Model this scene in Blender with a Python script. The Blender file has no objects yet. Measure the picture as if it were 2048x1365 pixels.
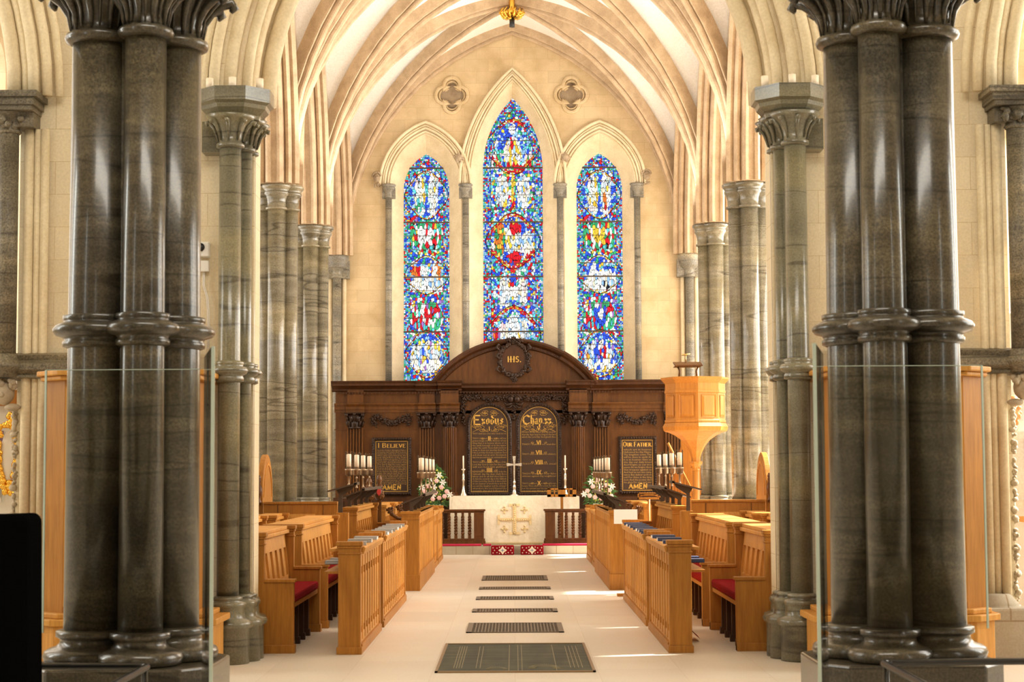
import bpy, math, random
import numpy as np
from mathutils import Vector, Matrix
from mathutils.geometry import tessellate_polygon
PI = math.pi
random.seed(7)
rng = np.random.default_rng(5)
sc = bpy.context.scene
COL = sc.collection

# ------------------------------------------------------------------ camera, light, exposure
cam = bpy.data.cameras.new('camera'); cam_o = bpy.data.objects.new('camera', cam); COL.objects.link(cam_o)
cam.sensor_width = 36.0; cam.lens = 3600.0 / 2048.0 * 36.0
cam_o.matrix_world = Matrix.Translation((0, 0, 1.5)) @ (Matrix.Rotation(0.00089, 4, 'Z') @ Matrix.Rotation(PI/2 + 0.07199, 4, 'X') @ Matrix.Rotation(-0.005, 4, 'Z'))
cam.dof.use_dof = True; cam.dof.focus_distance = 31.0; cam.dof.aperture_fstop = 7.0
cam.clip_end = 200
sc.camera = cam_o
sc.view_settings.view_transform = 'Standard'; sc.view_settings.look = 'None'
sc.view_settings.gamma = 1.0; sc.view_settings.exposure = 0.0
sc.view_settings.use_curve_mapping = False
sc.cycles.use_denoising = True
sc.cycles.max_bounces = 8; sc.cycles.diffuse_bounces = 5; sc.cycles.transparent_max_bounces = 40
world = bpy.data.worlds.new('sky'); sc.world = world; world.use_nodes = True
bg = world.node_tree.nodes['Background']; bg.inputs[0].default_value = (1.0, 0.95, 0.88, 1); bg.inputs[1].default_value = 0.6

def light(name, kind, loc, aim, energy, color, size=1.0, size_y=None, angle=None):
    l = bpy.data.lights.new(name, kind); l.energy = energy; l.color = color
    if kind == 'AREA':
        l.shape = 'RECTANGLE'; l.size = size; l.size_y = size_y or size
    if angle is not None: l.angle = angle
    o = bpy.data.objects.new(name, l); COL.objects.link(o); o.location = loc
    o.rotation_euler = (Vector(aim) - Vector(loc)).to_track_quat('-Z', 'Y').to_euler()
    return o
EL = math.radians(46.7)
light('sun', 'SUN', (20, 20, 16), (20 - math.cos(EL), 20 - .24 * math.cos(EL), 16 - math.sin(EL)), 24.0, (1.0, 0.93, 0.82), angle=math.radians(1.0))
for k in range(5):                                   # daylight outside each group of aisle lancets
    yc = 32.9 - 4.4 * k
    light('south_window_daylight', 'AREA', (8.95, yc, 5.2), (0, yc - .3, 3.0), 820, (1.0, 0.95, 0.88), 3.6, 6.0)
    light('north_window_daylight', 'AREA', (-8.95, yc, 5.2), (0, yc - .3, 4.2), 300, (1.0, 0.95, 0.88), 3.6, 6.0)
# unseen fill lights added in mid-air near the capitals to brighten the vault
for s in (-1, 1):
    for y in (30.7, 26.3, 21.9, 17.5):
        light('vault_fill_light', 'AREA', (s * 2.75, y - .3, 5.95), (-s * .6, y + 1.4, 9.8), 62, (1.0, 0.95, 0.88), .35, .35)
# tall windows and floodlights of the round nave behind and beside the camera
light('round_window_north', 'AREA', (-7.5, 3.5, 4.4), (-1.5, 11, 4.0), 90, (.95, 1.0, .95), .16, 8.0)
light('round_side_window_north', 'AREA', (-10.6, 12.2, 4.6), (-2.1, 10, 3.4), 330, (.96, 1.0, .95), .7, 7.6)
light('round_side_window_south', 'AREA', (10.6, 12.2, 4.6), (2.1, 10, 3.4), 330, (.96, 1.0, .95), .7, 7.6)
light('round_window_south', 'AREA', (7.5, 3.5, 4.4), (1.5, 11, 4.0), 90, (.95, 1.0, .95), .16, 8.0)
light('round_window_west', 'AREA', (-1.6, -5.0, 4.0), (-.5, 12, 4.0), 60, (1, .97, .9), .14, 6.5)
light('round_clerestory', 'AREA', (0, 6.0, 8.6), (0, 12.6, 4.4), 430, (1.0, 0.94, 0.83), 6.0, 2.0)

# ------------------------------------------------------------------ materials
MATS = {}
def nt(name):
    m = bpy.data.materials.new(name); m.use_nodes = True; MATS[name] = m
    t = m.node_tree; return m, t, t.nodes['Principled BSDF']
def setp(b, **k):
    for a, v in k.items():
        b.inputs[a.replace('_', ' ')].default_value = v
def plain(name, col, rough=.6, metal=0, **k):
    m, t, b = nt(name); setp(b, Base_Color=(*col, 1), Roughness=rough, Metallic=metal, **k); return m
def coords(t, scale=(1, 1, 1), rot=(0, 0, 0)):
    g = t.nodes.new('ShaderNodeNewGeometry'); mp = t.nodes.new('ShaderNodeMapping')
    mp.inputs['Scale'].default_value = scale; mp.inputs['Rotation'].default_value = rot
    t.links.new(g.outputs['Position'], mp.inputs[0]); return mp.outputs[0]
def noise(t, vec, scale, detail=3, rough=.5):
    n = t.nodes.new('ShaderNodeTexNoise'); n.inputs['Scale'].default_value = scale; n.inputs['Detail'].default_value = detail
    n.inputs['Roughness'].default_value = rough
    t.links.new(vec, n.inputs['Vector']); return n.outputs['Fac']
def ramp(t, fac, stops):
    r = t.nodes.new('ShaderNodeValToRGB'); e = r.color_ramp.elements
    while len(e) < len(stops): e.new(.5)
    for i, (p, c) in enumerate(stops): e[i].position = p; e[i].color = (*c, 1)
    t.links.new(fac, r.inputs[0]); return r.outputs[0]
def mix(t, a, b, f, mode='MIX'):
    m = t.nodes.new('ShaderNodeMix'); m.data_type = 'RGBA'; m.blend_type = mode
    for s, v in ((m.inputs[0], f), (m.inputs[6], a), (m.inputs[7], b)):
        if hasattr(v, 'links'): t.links.new(v, s)
        elif isinstance(v, tuple): s.default_value = (*v, 1) if len(v) == 3 else v
        else: s.default_value = v
    return m.outputs[2]
def bump(t, b, h, st=.2, d=.01):
    n = t.nodes.new('ShaderNodeBump'); n.inputs['Strength'].default_value = st; n.inputs['Distance'].default_value = d
    t.links.new(h, n.inputs['Height']); t.links.new(n.outputs[0], b.inputs['Normal'])
def ashlar(name, base, dark, axis='xz', bw=.62, bh=.30, mort=.004, rough=.85, joint=(.30, .22, .13)):
    m, t, b = nt(name)
    rot = {'xz': (PI/2, 0, 0), 'xy': (0, 0, 0), 'yz': (PI/2, 0, PI/2)}[axis]
    g = t.nodes.new('ShaderNodeNewGeometry'); sp = t.nodes.new('ShaderNodeSeparateXYZ'); cb = t.nodes.new('ShaderNodeCombineXYZ')
    t.links.new(g.outputs['Position'], sp.inputs[0])
    ax = {'xz': (0, 2), 'xy': (1, 0), 'yz': (1, 2)}[axis]
    t.links.new(sp.outputs[ax[0]], cb.inputs[0]); t.links.new(sp.outputs[ax[1]], cb.inputs[1])
    br = t.nodes.new('ShaderNodeTexBrick'); t.links.new(cb.outputs[0], br.inputs['Vector'])
    br.inputs['Scale'].default_value = 1; br.inputs['Brick Width'].default_value = bw; br.inputs['Row Height'].default_value = bh
    br.inputs['Mortar Size'].default_value = mort; br.inputs['Mortar Smooth'].default_value = .3
    br.inputs['Color1'].default_value = (*base, 1); br.inputs['Color2'].default_value = (*[x * .88 for x in base], 1)
    br.inputs['Mortar'].default_value = (*joint, 1)
    n = noise(t, coords(t), 1.6, 6, .6)
    c = mix(t, br.outputs['Color'], dark, ramp(t, n, [(.42, (0, 0, 0)), (.70, (.9, .9, .9))]))
    n2 = noise(t, coords(t), 60, 3, .6)
    c = mix(t, c, ramp(t, n2, [(.3, (.86, .86, .86)), (.7, (1, 1, 1))]), 1.0, 'MULTIPLY')
    t.links.new(c, b.inputs['Base Color']); b.inputs['Roughness'].default_value = rough
    bump(t, b, n2, .25, .004); return m
ashlar('wall_stone', (.74, .58, .35), (.50, .36, .18), 'xz', .47, .24, .003, .85, (.52, .39, .22))
ashlar('wall_stone_side', (.78, .64, .42), (.60, .46, .27), 'yz', .5, .26, .003, .85, (.5, .38, .22))
ashlar('round_stone', (.84, .72, .50), (.74, .60, .38), 'xz', .5, .27, .003, .85, (.60, .46, .26))
ashlar('floor_stone', (.80, .72, .60), (.74, .64, .52), 'xy', 1.25, .62, .003, .38, (.62, .53, .42))
ashlar('grey_plinth_stone', (.50, .44, .33), (.36, .30, .20), 'xz', .3, .3, .008)
def ribstone(name, a, b_, rough=.8):
    m, t, b = nt(name); n = noise(t, coords(t), 3.5, 6, .65); n2 = noise(t, coords(t), 45, 3, .6)
    c = ramp(t, n, [(.3, b_), (.62, a)])
    c = mix(t, c, ramp(t, n2, [(.3, (.85, .84, .82)), (.7, (1, 1, 1))]), 1.0, 'MULTIPLY')
    t.links.new(c, b.inputs['Base Color']); b.inputs['Roughness'].default_value = rough; bump(t, b, n2, .2, .003); return m
ribstone('rib_stone', (.60, .45, .29), (.42, .30, .18))
ribstone('arch_stone', (.82, .70, .48), (.68, .55, .34))
ribstone('weathered_head_stone', (.52, .43, .30), (.34, .26, .17))
ribstone('carved_stone', (.46, .36, .24), (.28, .20, .12))
ribstone('vault_plaster', (.97, .955, .92), (.95, .93, .88))
def purbeck(name, a, b_, c_, rough, band=1.0, coat=0.0, sp_=.45):
    m, t, b = nt(name)
    v = coords(t, (1.6, 1.6, 9.0 * band), (.05, .08, 0))
    n = noise(t, v, 1.0, 7, .66); n2 = noise(t, coords(t), 70, 4, .7)
    n3 = noise(t, coords(t, (.25, .25, 3.3), (.02, .03, 0)), 1.0, 2, .5)
    c = ramp(t, n, [(.28, b_), (.5, a), (.68, c_)])
    c = mix(t, c, ramp(t, n2, [(.38, (1 - sp_, 1 - sp_, 1 - sp_)), (.62, (1 + sp_, 1 + sp_, 1 + sp_ * .9))]), 1.0, 'MULTIPLY')
    c = mix(t, c, ramp(t, n3, [(.35, (.8, .8, .8)), (.49, (1, 1, 1)), (.503, (.38, .36, .32)), (.516, (1, 1, 1)), (.65, (1.2, 1.15, 1.0))]), 1.0, 'MULTIPLY')
    t.links.new(c, b.inputs['Base Color']); b.inputs['Roughness'].default_value = rough
    b.inputs['Coat Weight'].default_value = coat; b.inputs['Coat Roughness'].default_value = .12
    bump(t, b, n2, .12, .002); return m
purbeck('dark_marble', (.060, .050, .034), (.036, .031, .022), (.105, .088, .058), .30, 1.0, .35)
purbeck('grey_marble', (.17, .15, .10), (.105, .092, .062), (.24, .21, .15), .26, .8, .3, .25)
purbeck('respond_marble', (.165, .15, .10), (.115, .105, .07), (.21, .19, .13), .28, .6, .3, .22)
purbeck('weathered_marble', (.15, .125, .085), (.09, .075, .05), (.24, .20, .14), .5, .8, 0)
purbeck('colonnette_marble', (.22, .20, .16), (.16, .15, .12), (.30, .27, .21), .45, .5, 0)
def wood(name, a, b_, rough=.5, sc_=(14, 14, 1.2), coat=.04):
    m, t, b = nt(name); b.inputs['Specular IOR Level'].default_value = .3; coat = min(coat, .06)
    n = noise(t, coords(t, sc_), 2.0, 6, .62); n2 = noise(t, coords(t), .9, 2, .5); n3 = noise(t, coords(t, (120, 120, 6)), 1.0, 3, .6)
    c = ramp(t, n, [(.3, b_), (.68, a)])
    c = mix(t, c, ramp(t, n2, [(.35, (.86, .84, .8)), (.65, (1.08, 1.06, 1.0))]), 1.0, 'MULTIPLY')
    c = mix(t, c, ramp(t, n3, [(.4, (.88, .86, .84)), (.6, (1, 1, 1))]), 1.0, 'MULTIPLY')
    t.links.new(c, b.inputs['Base Color']); b.inputs['Roughness'].default_value = rough; b.inputs['Coat Weight'].default_value = coat
    b.inputs['Coat Roughness'].default_value = .3
    bump(t, b, n, .08, .003); return m
wood('oak', (.45, .195, .028), (.31, .12, .014))
wood('oak_pale', (.64, .32, .070), (.49, .22, .038))
wood('pulpit_oak', (.52, .22, .035), (.42, .16, .022))
wood('dark_oak', (.080, .028, .007), (.035, .011, .003), .38, (9, 9, 1.4), .2)
wood('mid_dark_oak', (.145, .055, .010), (.075, .026, .005), .38, (9, 9, 1.4), .2)
wood('carved_oak', (.045, .018, .007), (.015, .006, .003), .36, (20, 20, 20), .25)
wood('underseat_oak', (.075, .028, .010), (.035, .014, .006), .6)
plain('tablet_ground', (.040, .016, .005), .5); plain('faded_gold', (.42, .26, .07), .5, .4)
plain('gold_leaf', (.72, .44, .10), .38, .55)
plain('gilt', (.95, .58, .10), .25, 1.0)
plain('silver', (.86, .80, .70), .22, 1.0)
plain('brass', (.72, .50, .20), .32, 1.0)
plain('bronze_fitting', (.30, .21, .13), .38, .85)
plain('black_iron', (.075, .052, .036), .42, .4)
plain('rail_metal', (.06, .06, .06), .28, .8)
plain('black_cloth', (.003, .003, .003), 1.0, Specular_IOR_Level=.0)
plain('wax', (.93, .80, .62), .45, Subsurface_Weight=.0)
plain('white_paint', (.82, .80, .74), .5)
plain('black_plastic', (.012, .012, .012), .35)
plain('paper', (.86, .84, .80), .7)
plain('book_navy', (.035, .055, .13), .45)
plain('book_grey', (.36, .37, .38), .5)
plain('pink_petal', (.88, .52, .50), .6)
plain('white_petal', (.92, .88, .82), .6)
plain('yellow_green', (.45, .50, .08), .6)
plain('leaf_green', (.055, .15, .03), .5)
plain('purple_poster', (.22, .12, .20), .6)
plain('iron_frame', (.19, .15, .11), .5, .3); plain('line_metal', (.30, .26, .15), .5, .2); plain('bronze_edge', (.30, .20, .10), .4, .7)
plain('pit_shade', (.01, .009, .008), .8)
plain('shield_blue', (.05, .12, .40), .4); plain('shield_red', (.45, .03, .02), .4)
plain('cherub_paint', (.80, .38, .16), .5)
plain('poster_ink', (.08, .08, .09), .7)
m, t, b = nt('red_cloth'); n = noise(t, coords(t), 90, 3); t.links.new(ramp(t, n, [(.3, (.17, .003, .008)), (.7, (.30, .006, .014))]), b.inputs['Base Color']); b.inputs['Roughness'].default_value = .95; b.inputs['Specular IOR Level'].default_value = .1; bump(t, b, n, .4, .004)
m, t, b = nt('crimson_carpet'); setp(b, Base_Color=(.42, .008, .045, 1), Roughness=.95)
m, t, b = nt('altar_cloth'); n = noise(t, coords(t, (1, 1, 1)), 9, 5, .7)
vo = t.nodes.new('ShaderNodeTexVoronoi'); vo.inputs['Scale'].default_value = 11; vo.feature = 'DISTANCE_TO_EDGE'
t.links.new(coords(t, (1, 1, .7)), vo.inputs[0])
t.links.new(mix(t, (.83, .75, .58), (.87, .80, .64), ramp(t, vo.outputs['Distance'], [(.02, (0, 0, 0)), (.35, (1, 1, 1))])), b.inputs['Base Color']); b.inputs['Roughness'].default_value = .7; bump(t, b, n, .5, .02)
plain('gold_thread', (.78, .62, .34), .45, .35)
m, t, b = nt('grave_brass')
n = noise(t, coords(t, (1, 4, 1)), 2.2, 6, .6); n2 = noise(t, coords(t, (5, .6, 1)), 1.5, 3, .5)
c = ramp(t, n, [(.35, (.012, .020, .012)), (.65, (.045, .056, .034))]); c = mix(t, c, ramp(t, n2, [(.42, (1, 1, 1)), (.6, (1.7, 1.4, 1.3))]), 1.0, 'MULTIPLY')
t.links.new(c, b.inputs['Base Color']); setp(b, Roughness=.55, Metallic=.0, Specular_IOR_Level=.25)
m, t, b = nt('clear_glass'); setp(b, Base_Color=(.93, .98, .95, 1), Roughness=.0, IOR=1.05, Transmission_Weight=1.0, Alpha=1.0)
m = bpy.data.materials.new('thin_glass'); m.use_nodes = True; MATS['thin_glass'] = m; t = m.node_tree; t.nodes.clear()
o_ = t.nodes.new('ShaderNodeOutputMaterial'); ms = t.nodes.new('ShaderNodeMixShader'); tr = t.nodes.new('ShaderNodeBsdfTransparent'); gl = t.nodes.new('ShaderNodeBsdfGlossy')
tr.inputs[0].default_value = (.985, .995, .985, 1); gl.inputs['Roughness'].default_value = .02
fr = t.nodes.new('ShaderNodeFresnel'); fr.inputs[0].default_value = 1.22
t.links.new(fr.outputs[0], ms.inputs[0]); t.links.new(tr.outputs[0], ms.inputs[1]); t.links.new(gl.outputs[0], ms.inputs[2]); t.links.new(ms.outputs[0], o_.inputs[0])
m = MATS['thin_glass'].copy(); m.name = 'shade_glass'; MATS['shade_glass'] = m
for n_ in m.node_tree.nodes:
    if n_.type == 'FRESNEL': n_.inputs[0].default_value = 1.38
    if n_.type == 'BSDF_TRANSPARENT': n_.inputs[0].default_value = (.985, .965, .95, 1)
plain('glass_edge', (.55, .66, .58), .25)
m, t, b = nt('stained_glass')
at_ = t.nodes.new('ShaderNodeAttribute'); at_.attribute_name = 'Col'
em = t.nodes.new('ShaderNodeEmission'); em.inputs[1].default_value = 1.35
t.links.new(at_.outputs['Color'], em.inputs[0]); t.links.new(em.outputs[0], t.nodes['Material Output'].inputs[0])

# ------------------------------------------------------------------ mesh helpers
class MB:
    def __init__(s): s.v = []; s.f = []; s.sm = []
    def add(s, vs, fs, smooth=False):
        n = len(s.v); s.v += [tuple(v) for v in vs]; s.f += [tuple(i + n for i in f) for f in fs]; s.sm += [smooth] * len(fs); return s
    def box(s, x0, x1, y0, y1, z0, z1):
        x0, x1 = sorted((x0, x1)); y0, y1 = sorted((y0, y1)); z0, z1 = sorted((z0, z1))
        return s.add([(x, y, z) for x in (x0, x1) for y in (y0, y1) for z in (z0, z1)],
                     [(0, 1, 3, 2), (4, 6, 7, 5), (0, 4, 5, 1), (2, 3, 7, 6), (0, 2, 6, 4), (1, 5, 7, 3)])
    def prism(s, pts, axis, a, b_):
        # pts: 2D outline; axis 'x' -> pts are (y,z), 'y' -> (x,z), 'z' -> (x,y)
        area = sum(pts[i][0] * pts[(i + 1) % len(pts)][1] - pts[(i + 1) % len(pts)][0] * pts[i][1] for i in range(len(pts)))
        if area < 0: pts = pts[::-1]
        a, b_ = sorted((a, b_))
        mk = {'x': lambda p, q, h: (h, p, q), 'y': lambda p, q, h: (p, h, q), 'z': lambda p, q, h: (p, q, h)}[axis]
        n = len(pts); vs = [mk(*p, a) for p in pts] + [mk(*p, b_) for p in pts]
        top = tuple(range(n, 2 * n)); bot = tuple(range(n - 1, -1, -1)); sides = [(i, (i + 1) % n, n + (i + 1) % n, n + i) for i in range(n)]
        fs = [top, bot] + sides
        if axis == 'y': fs = [f[::-1] for f in fs]
        return s.add(vs, fs)
    def lathe(s, prof, cx=0, cy=0, n=32, a0=0, smooth=True, sx=1, sy=1, cap=True):
        # prof: (r,z) from bottom to top
        vs = []; fs = []
        for r, z in prof:
            for k in range(n):
                a = a0 + 2 * PI * k / n; vs.append((cx + r * sx * math.cos(a), cy + r * sy * math.sin(a), z))
        for i in range(len(prof) - 1):
            for k in range(n):
                k2 = (k + 1) % n; fs.append((i * n + k, i * n + k2, (i + 1) * n + k2, (i + 1) * n + k))
        m0 = len(s.v); s.add(vs, fs, smooth)
        if not cap: return s
        s.add([], []); s.f.append(tuple(m0 + k for k in range(n - 1, -1, -1))); s.sm.append(False)
        s.f.append(tuple(m0 + (len(prof) - 1) * n + k for k in range(n))); s.sm.append(False)
        return s
    def tube(s, pts, r, n=8, smooth=True, close=False):
        pts = [Vector(p) for p in pts]; vs = []; fs = []; N = len(pts); u = None
        for i, p in enumerate(pts):
            t_ = (pts[min(i + 1, N - 1)] - pts[max(i - 1, 0)])
            if close: t_ = pts[(i + 1) % N] - pts[i - 1]
            t_.normalize()
            if u is None:
                u = t_.cross(Vector((0, 0, 1)) if abs(t_.z) < .9 else Vector((1, 0, 0))).normalized()
            else:
                u = (u - t_ * u.dot(t_)).normalized()
            w = t_.cross(u); rr = r[i] if isinstance(r, (list, tuple)) else r
            for k in range(n):
                a = 2 * PI * k / n; vs.append(p + u * (rr * math.cos(a)) + w * (rr * math.sin(a)))
        for i in range(N if close else N - 1):
            j = (i + 1) % N
            for k in range(n):
                k2 = (k + 1) % n; fs.append((i * n + k, i * n + k2, j * n + k2, j * n + k))
        if not close: fs += [tuple(range(n - 1, -1, -1)), tuple((N - 1) * n + k for k in range(n))]
        return s.add(vs, fs, smooth)
    def sweep(s, pts, u, prof, close=False, smooth=False, flip=False):
        # pts planar path; u = fixed direction for profile x; profile y runs along cross(tangent,u)
        pts = [Vector(p) for p in pts]; u = Vector(u).normalized(); N = len(pts); vs = []; fs = []; n = len(prof)
        for i, p in enumerate(pts):
            if close: ta = (p - pts[i - 1]).normalized(); tb = (pts[(i + 1) % N] - p).normalized()
            else:
                ta = (p - pts[i - 1]).normalized() if i else (pts[1] - p).normalized()
                tb = (pts[i + 1] - p).normalized() if i < N - 1 else ta
            t_ = (ta + tb).normalized(); w = t_.cross(u).normalized(); sc_ = 1 / max(.4, t_.dot(ta))
            if flip: w = -w
            for a, b_ in prof: vs.append(p + u * a + w * (b_ * sc_))
        for i in range(N if close else N - 1):
            j = (i + 1) % N
            for k in range(n):
                k2 = (k + 1) % n; q = (i * n + k, i * n + k2, j * n + k2, j * n + k); fs.append(q[::-1] if flip else q)
        if not close: fs += [tuple(range(n)), tuple((N - 1) * n + k for k in range(n - 1, -1, -1))]
        return s.add(vs, fs, smooth)
    def ball(s, c, r, n=8, m_=5, sx=1, sy=1, sz=1):
        vs = [(c[0], c[1], c[2] - r * sz)]; fs = []
        for i in range(1, m_):
            a = -PI / 2 + PI * i / m_
            for k in range(n):
                b_ = 2 * PI * k / n; vs.append((c[0] + r * sx * math.cos(a) * math.cos(b_), c[1] + r * sy * math.cos(a) * math.sin(b_), c[2] + r * sz * math.sin(a)))
        vs.append((c[0], c[1], c[2] + r * sz)); T = len(vs) - 1
        for k in range(n):
            k2 = (k + 1) % n; fs.append((0, 1 + k2, 1 + k)); fs.append((T, 1 + (m_ - 2) * n + k, 1 + (m_ - 2) * n + k2))
            for i in range(m_ - 2): a = 1 + i * n; fs.append((a + k, a + k2, a + n + k2, a + n + k))
        return s.add(vs, fs, True)
    def quad(s, *p): return s.add(p, [tuple(range(len(p)))])
    def build(s, name, mat, parent=None, bevel=0, **props):
        me = bpy.data.meshes.new(name); off = Vector((0, 0, 0))
        if parent is not None: off = wloc(parent)
        me.from_pydata([(v[0] - off.x, v[1] - off.y, v[2] - off.z) for v in s.v], [], s.f)
        me.polygons.foreach_set('use_smooth', s.sm); me.update()
        me.materials.append(MATS[mat] if isinstance(mat, str) else mat)
        o = bpy.data.objects.new(name, me); COL.objects.link(o)
        if parent is not None: o.parent = parent
        if bevel:
            bv = o.modifiers.new('bevel', 'BEVEL'); bv.width = bevel; bv.segments = 2; bv.limit_method = 'ANGLE'
        for k, v in props.items(): o[k] = v
        return o
def wloc(o):
    v = Vector((0, 0, 0))
    while o is not None: v = v + o.location; o = o.parent
    return v
def thing(name, label, cat, loc, group=None):
    o = bpy.data.objects.new(name, None); COL.objects.link(o); o.location = loc; o['label'] = label; o['category'] = cat
    o.empty_display_size = .1
    if group: o['group'] = group
    return o
def struct(name, label, loc=(0, 0, 0)):
    o = bpy.data.objects.new(name, None); COL.objects.link(o); o.location = loc; o['kind'] = 'structure'; o['label'] = label; o['category'] = name.split('_')[0]; return o
def tag(o, label, cat, group=None, kind=None):
    o['label'] = label; o['category'] = cat
    if group: o['group'] = group
    if kind: o['kind'] = kind
    return o
def copy_tree(o, parent=None, delta=None):
    c = o.copy(); COL.objects.link(c); c.parent = parent
    for ch in o.children: copy_tree(ch, c)
    return c

def arch(half, zs, za, n=14, cx=0.0):
    """points of a pointed arch, left springing to right springing"""
    h = za - zs; R = (h * h + half * half) / (2 * half); c = R - half; out = []
    a1 = math.atan2(h, c)
    for i in range(n + 1):
        a = a1 * i / n; out.append((cx + c - R * math.cos(a), zs + R * math.sin(a)))
    return out + [(2 * cx - x, z) for x, z in out[-2::-1]]
def arch_window(half, z0, zs, za, cx=0.0, n=14):
    return [(cx - half, z0)] + arch(half, zs, za, n, cx) + [(cx + half, z0)]
def holed(mb, outer, holes, mk):
    polys = [[Vector((p[0], p[1], 0)) for p in loop] for loop in [outer] + holes]
    flat = [p for loop in polys for p in loop]; tri = tessellate_polygon(polys)
    mb.add([mk(p.x, p.y) for p in flat], [tuple(t_) for t_ in tri])
def loft(mb, A, B, smooth=False):
    n = len(A); mb.add(list(A) + list(B), [(i, i + 1, n + i + 1, n + i) for i in range(n - 1)], smooth)

# ------------------------------------------------------------------ setting: floor, walls, vault
fl = MB(); fl.box(-14, 14, -8.3, 36.2, -.3, 0)
f = fl.build('floor', 'floor_stone', kind='structure', label='pale limestone paving slabs of nave and choir', category='floor')
st = MB(); st.box(-3.3, 3.3, 32.5, 35.2, 0.0, .15)
st.build('trim_1', 'grey_plinth_stone', kind='structure', label='low stone step in front of the altar rails', category='step')

for nm, lb, bx in (('wall_left', 'plain wall closing the round nave on the left', (-11.3, -11, -3, 14.62, 0, 10.5)), ('wall_right', 'plain wall closing the round nave on the right', (11, 11.3, -3, 14.62, 0, 10.5)),
                   ('wall_back', 'plain wall closing the round nave behind the viewer', (-11.3, 11.3, -8.3, -8, 0, 10.5)), ('ceiling', 'ceiling over the round nave', (-11.3, 11.3, -8.3, 14.7, 10.45, 10.6))):
    r_m = MB(); r_m.box(*bx)
    if nm in ('wall_left', 'wall_right'): r_m = MB(); r_m.box(bx[0], bx[1], -8.3, 14.62, 0, 10.5)
    r_m.build(nm, 'round_stone', kind='structure', label=lb, category=nm.split('_')[0])

YW = 35.0          # face of the east wall
E_W = [(0.0, .59, 7.45, 8.89, .86, 7.3, 9.13, 1.08, 9.44), (-1.71, .45, 7.06, 7.77, .70, 7.05, 8.14, .93, 8.38), (1.71, .45, 7.06, 7.77, .70, 7.05, 8.14, .93, 8.38)]
wall_e = struct('wall_east', 'east wall of pale stone blocks with three lancet windows', (0, YW, 0))
mb = MB()
def trefoil4(cx, cz, r, n=10):
    pts = []
    for q in range(4):
        a = q * PI / 2; ox, oz = cx + math.cos(a) * r * .47, cz + math.sin(a) * r * .55
        for i in range(n + 1):
            b_ = a - PI * .60 + PI * 1.20 * i / n; pts.append((ox + math.cos(b_) * r * .47, oz + math.sin(b_) * r * .50))
    return pts
holes = []
for cx, hg, zg, ag, ho, zo, ao, hh, ah in E_W: holes.append(arch_window(ho, 2.9, zo, ao, cx))
for cx in (-1.19, 1.16): holes.append(trefoil4(cx, 8.88, .31))
holed(mb, [(-9, 0), (9, 0), (9, 11.2), (-9, 11.2)], holes, lambda x, z: (x, YW, z))
mb.build('wall_face', 'wall_stone', wall_e)
bk = MB(); bk.box(-9, 9, YW + .75, YW + .9, 0, 11.2); bk.build('wall_core', 'wall_stone', wall_e)
for cx in (-1.19, 1.16):
    qf = thing('dummy', '', '', (0, 0, 0)); bpy.data.objects.remove(qf)
    q = MB(); out = trefoil4(cx, 8.88, .31); loft(q, [(x, YW, z) for x, z in out + out[:1]], [(cx + (x - cx) * .8, YW + .08, 8.88 + (z - 8.88) * .8) for x, z in out + out[:1]])
    fr_ = q.build('quatrefoil_recess', 'wall_stone', wall_e)
    q = MB(); inn = [(cx + (x - cx) * .8, YW + .08, 8.88 + (z - 8.88) * .8) for x, z in out]
    holed(q, [(x, z) for x, _, z in inn], [], lambda x, z: (x, YW + .08, z)); q.build('quatrefoil_panel', 'carved_stone', fr_)
    q = MB(); q.sweep([(cx + (x - cx) * 1.08, YW, 8.88 + (z - 8.88) * 1.08) for x, z in out], (0, 1, 0), [(-.035, -.03), (-.045, 0), (-.035, .03), (.01, .035), (.01, -.035)], close=True); q.build('quatrefoil_moulding', 'wall_stone', fr_)
    q = MB(); q.sweep([(cx + (x - cx) * .86, YW + .02, 8.88 + (z - 8.88) * .86) for x, z in out], (0, 1, 0), [(-.02, -.014), (-.028, 0), (-.02, .014), (.01, .018), (.01, -.018)], close=True); q.build('quatrefoil_moulding', 'wall_stone', fr_)

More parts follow.
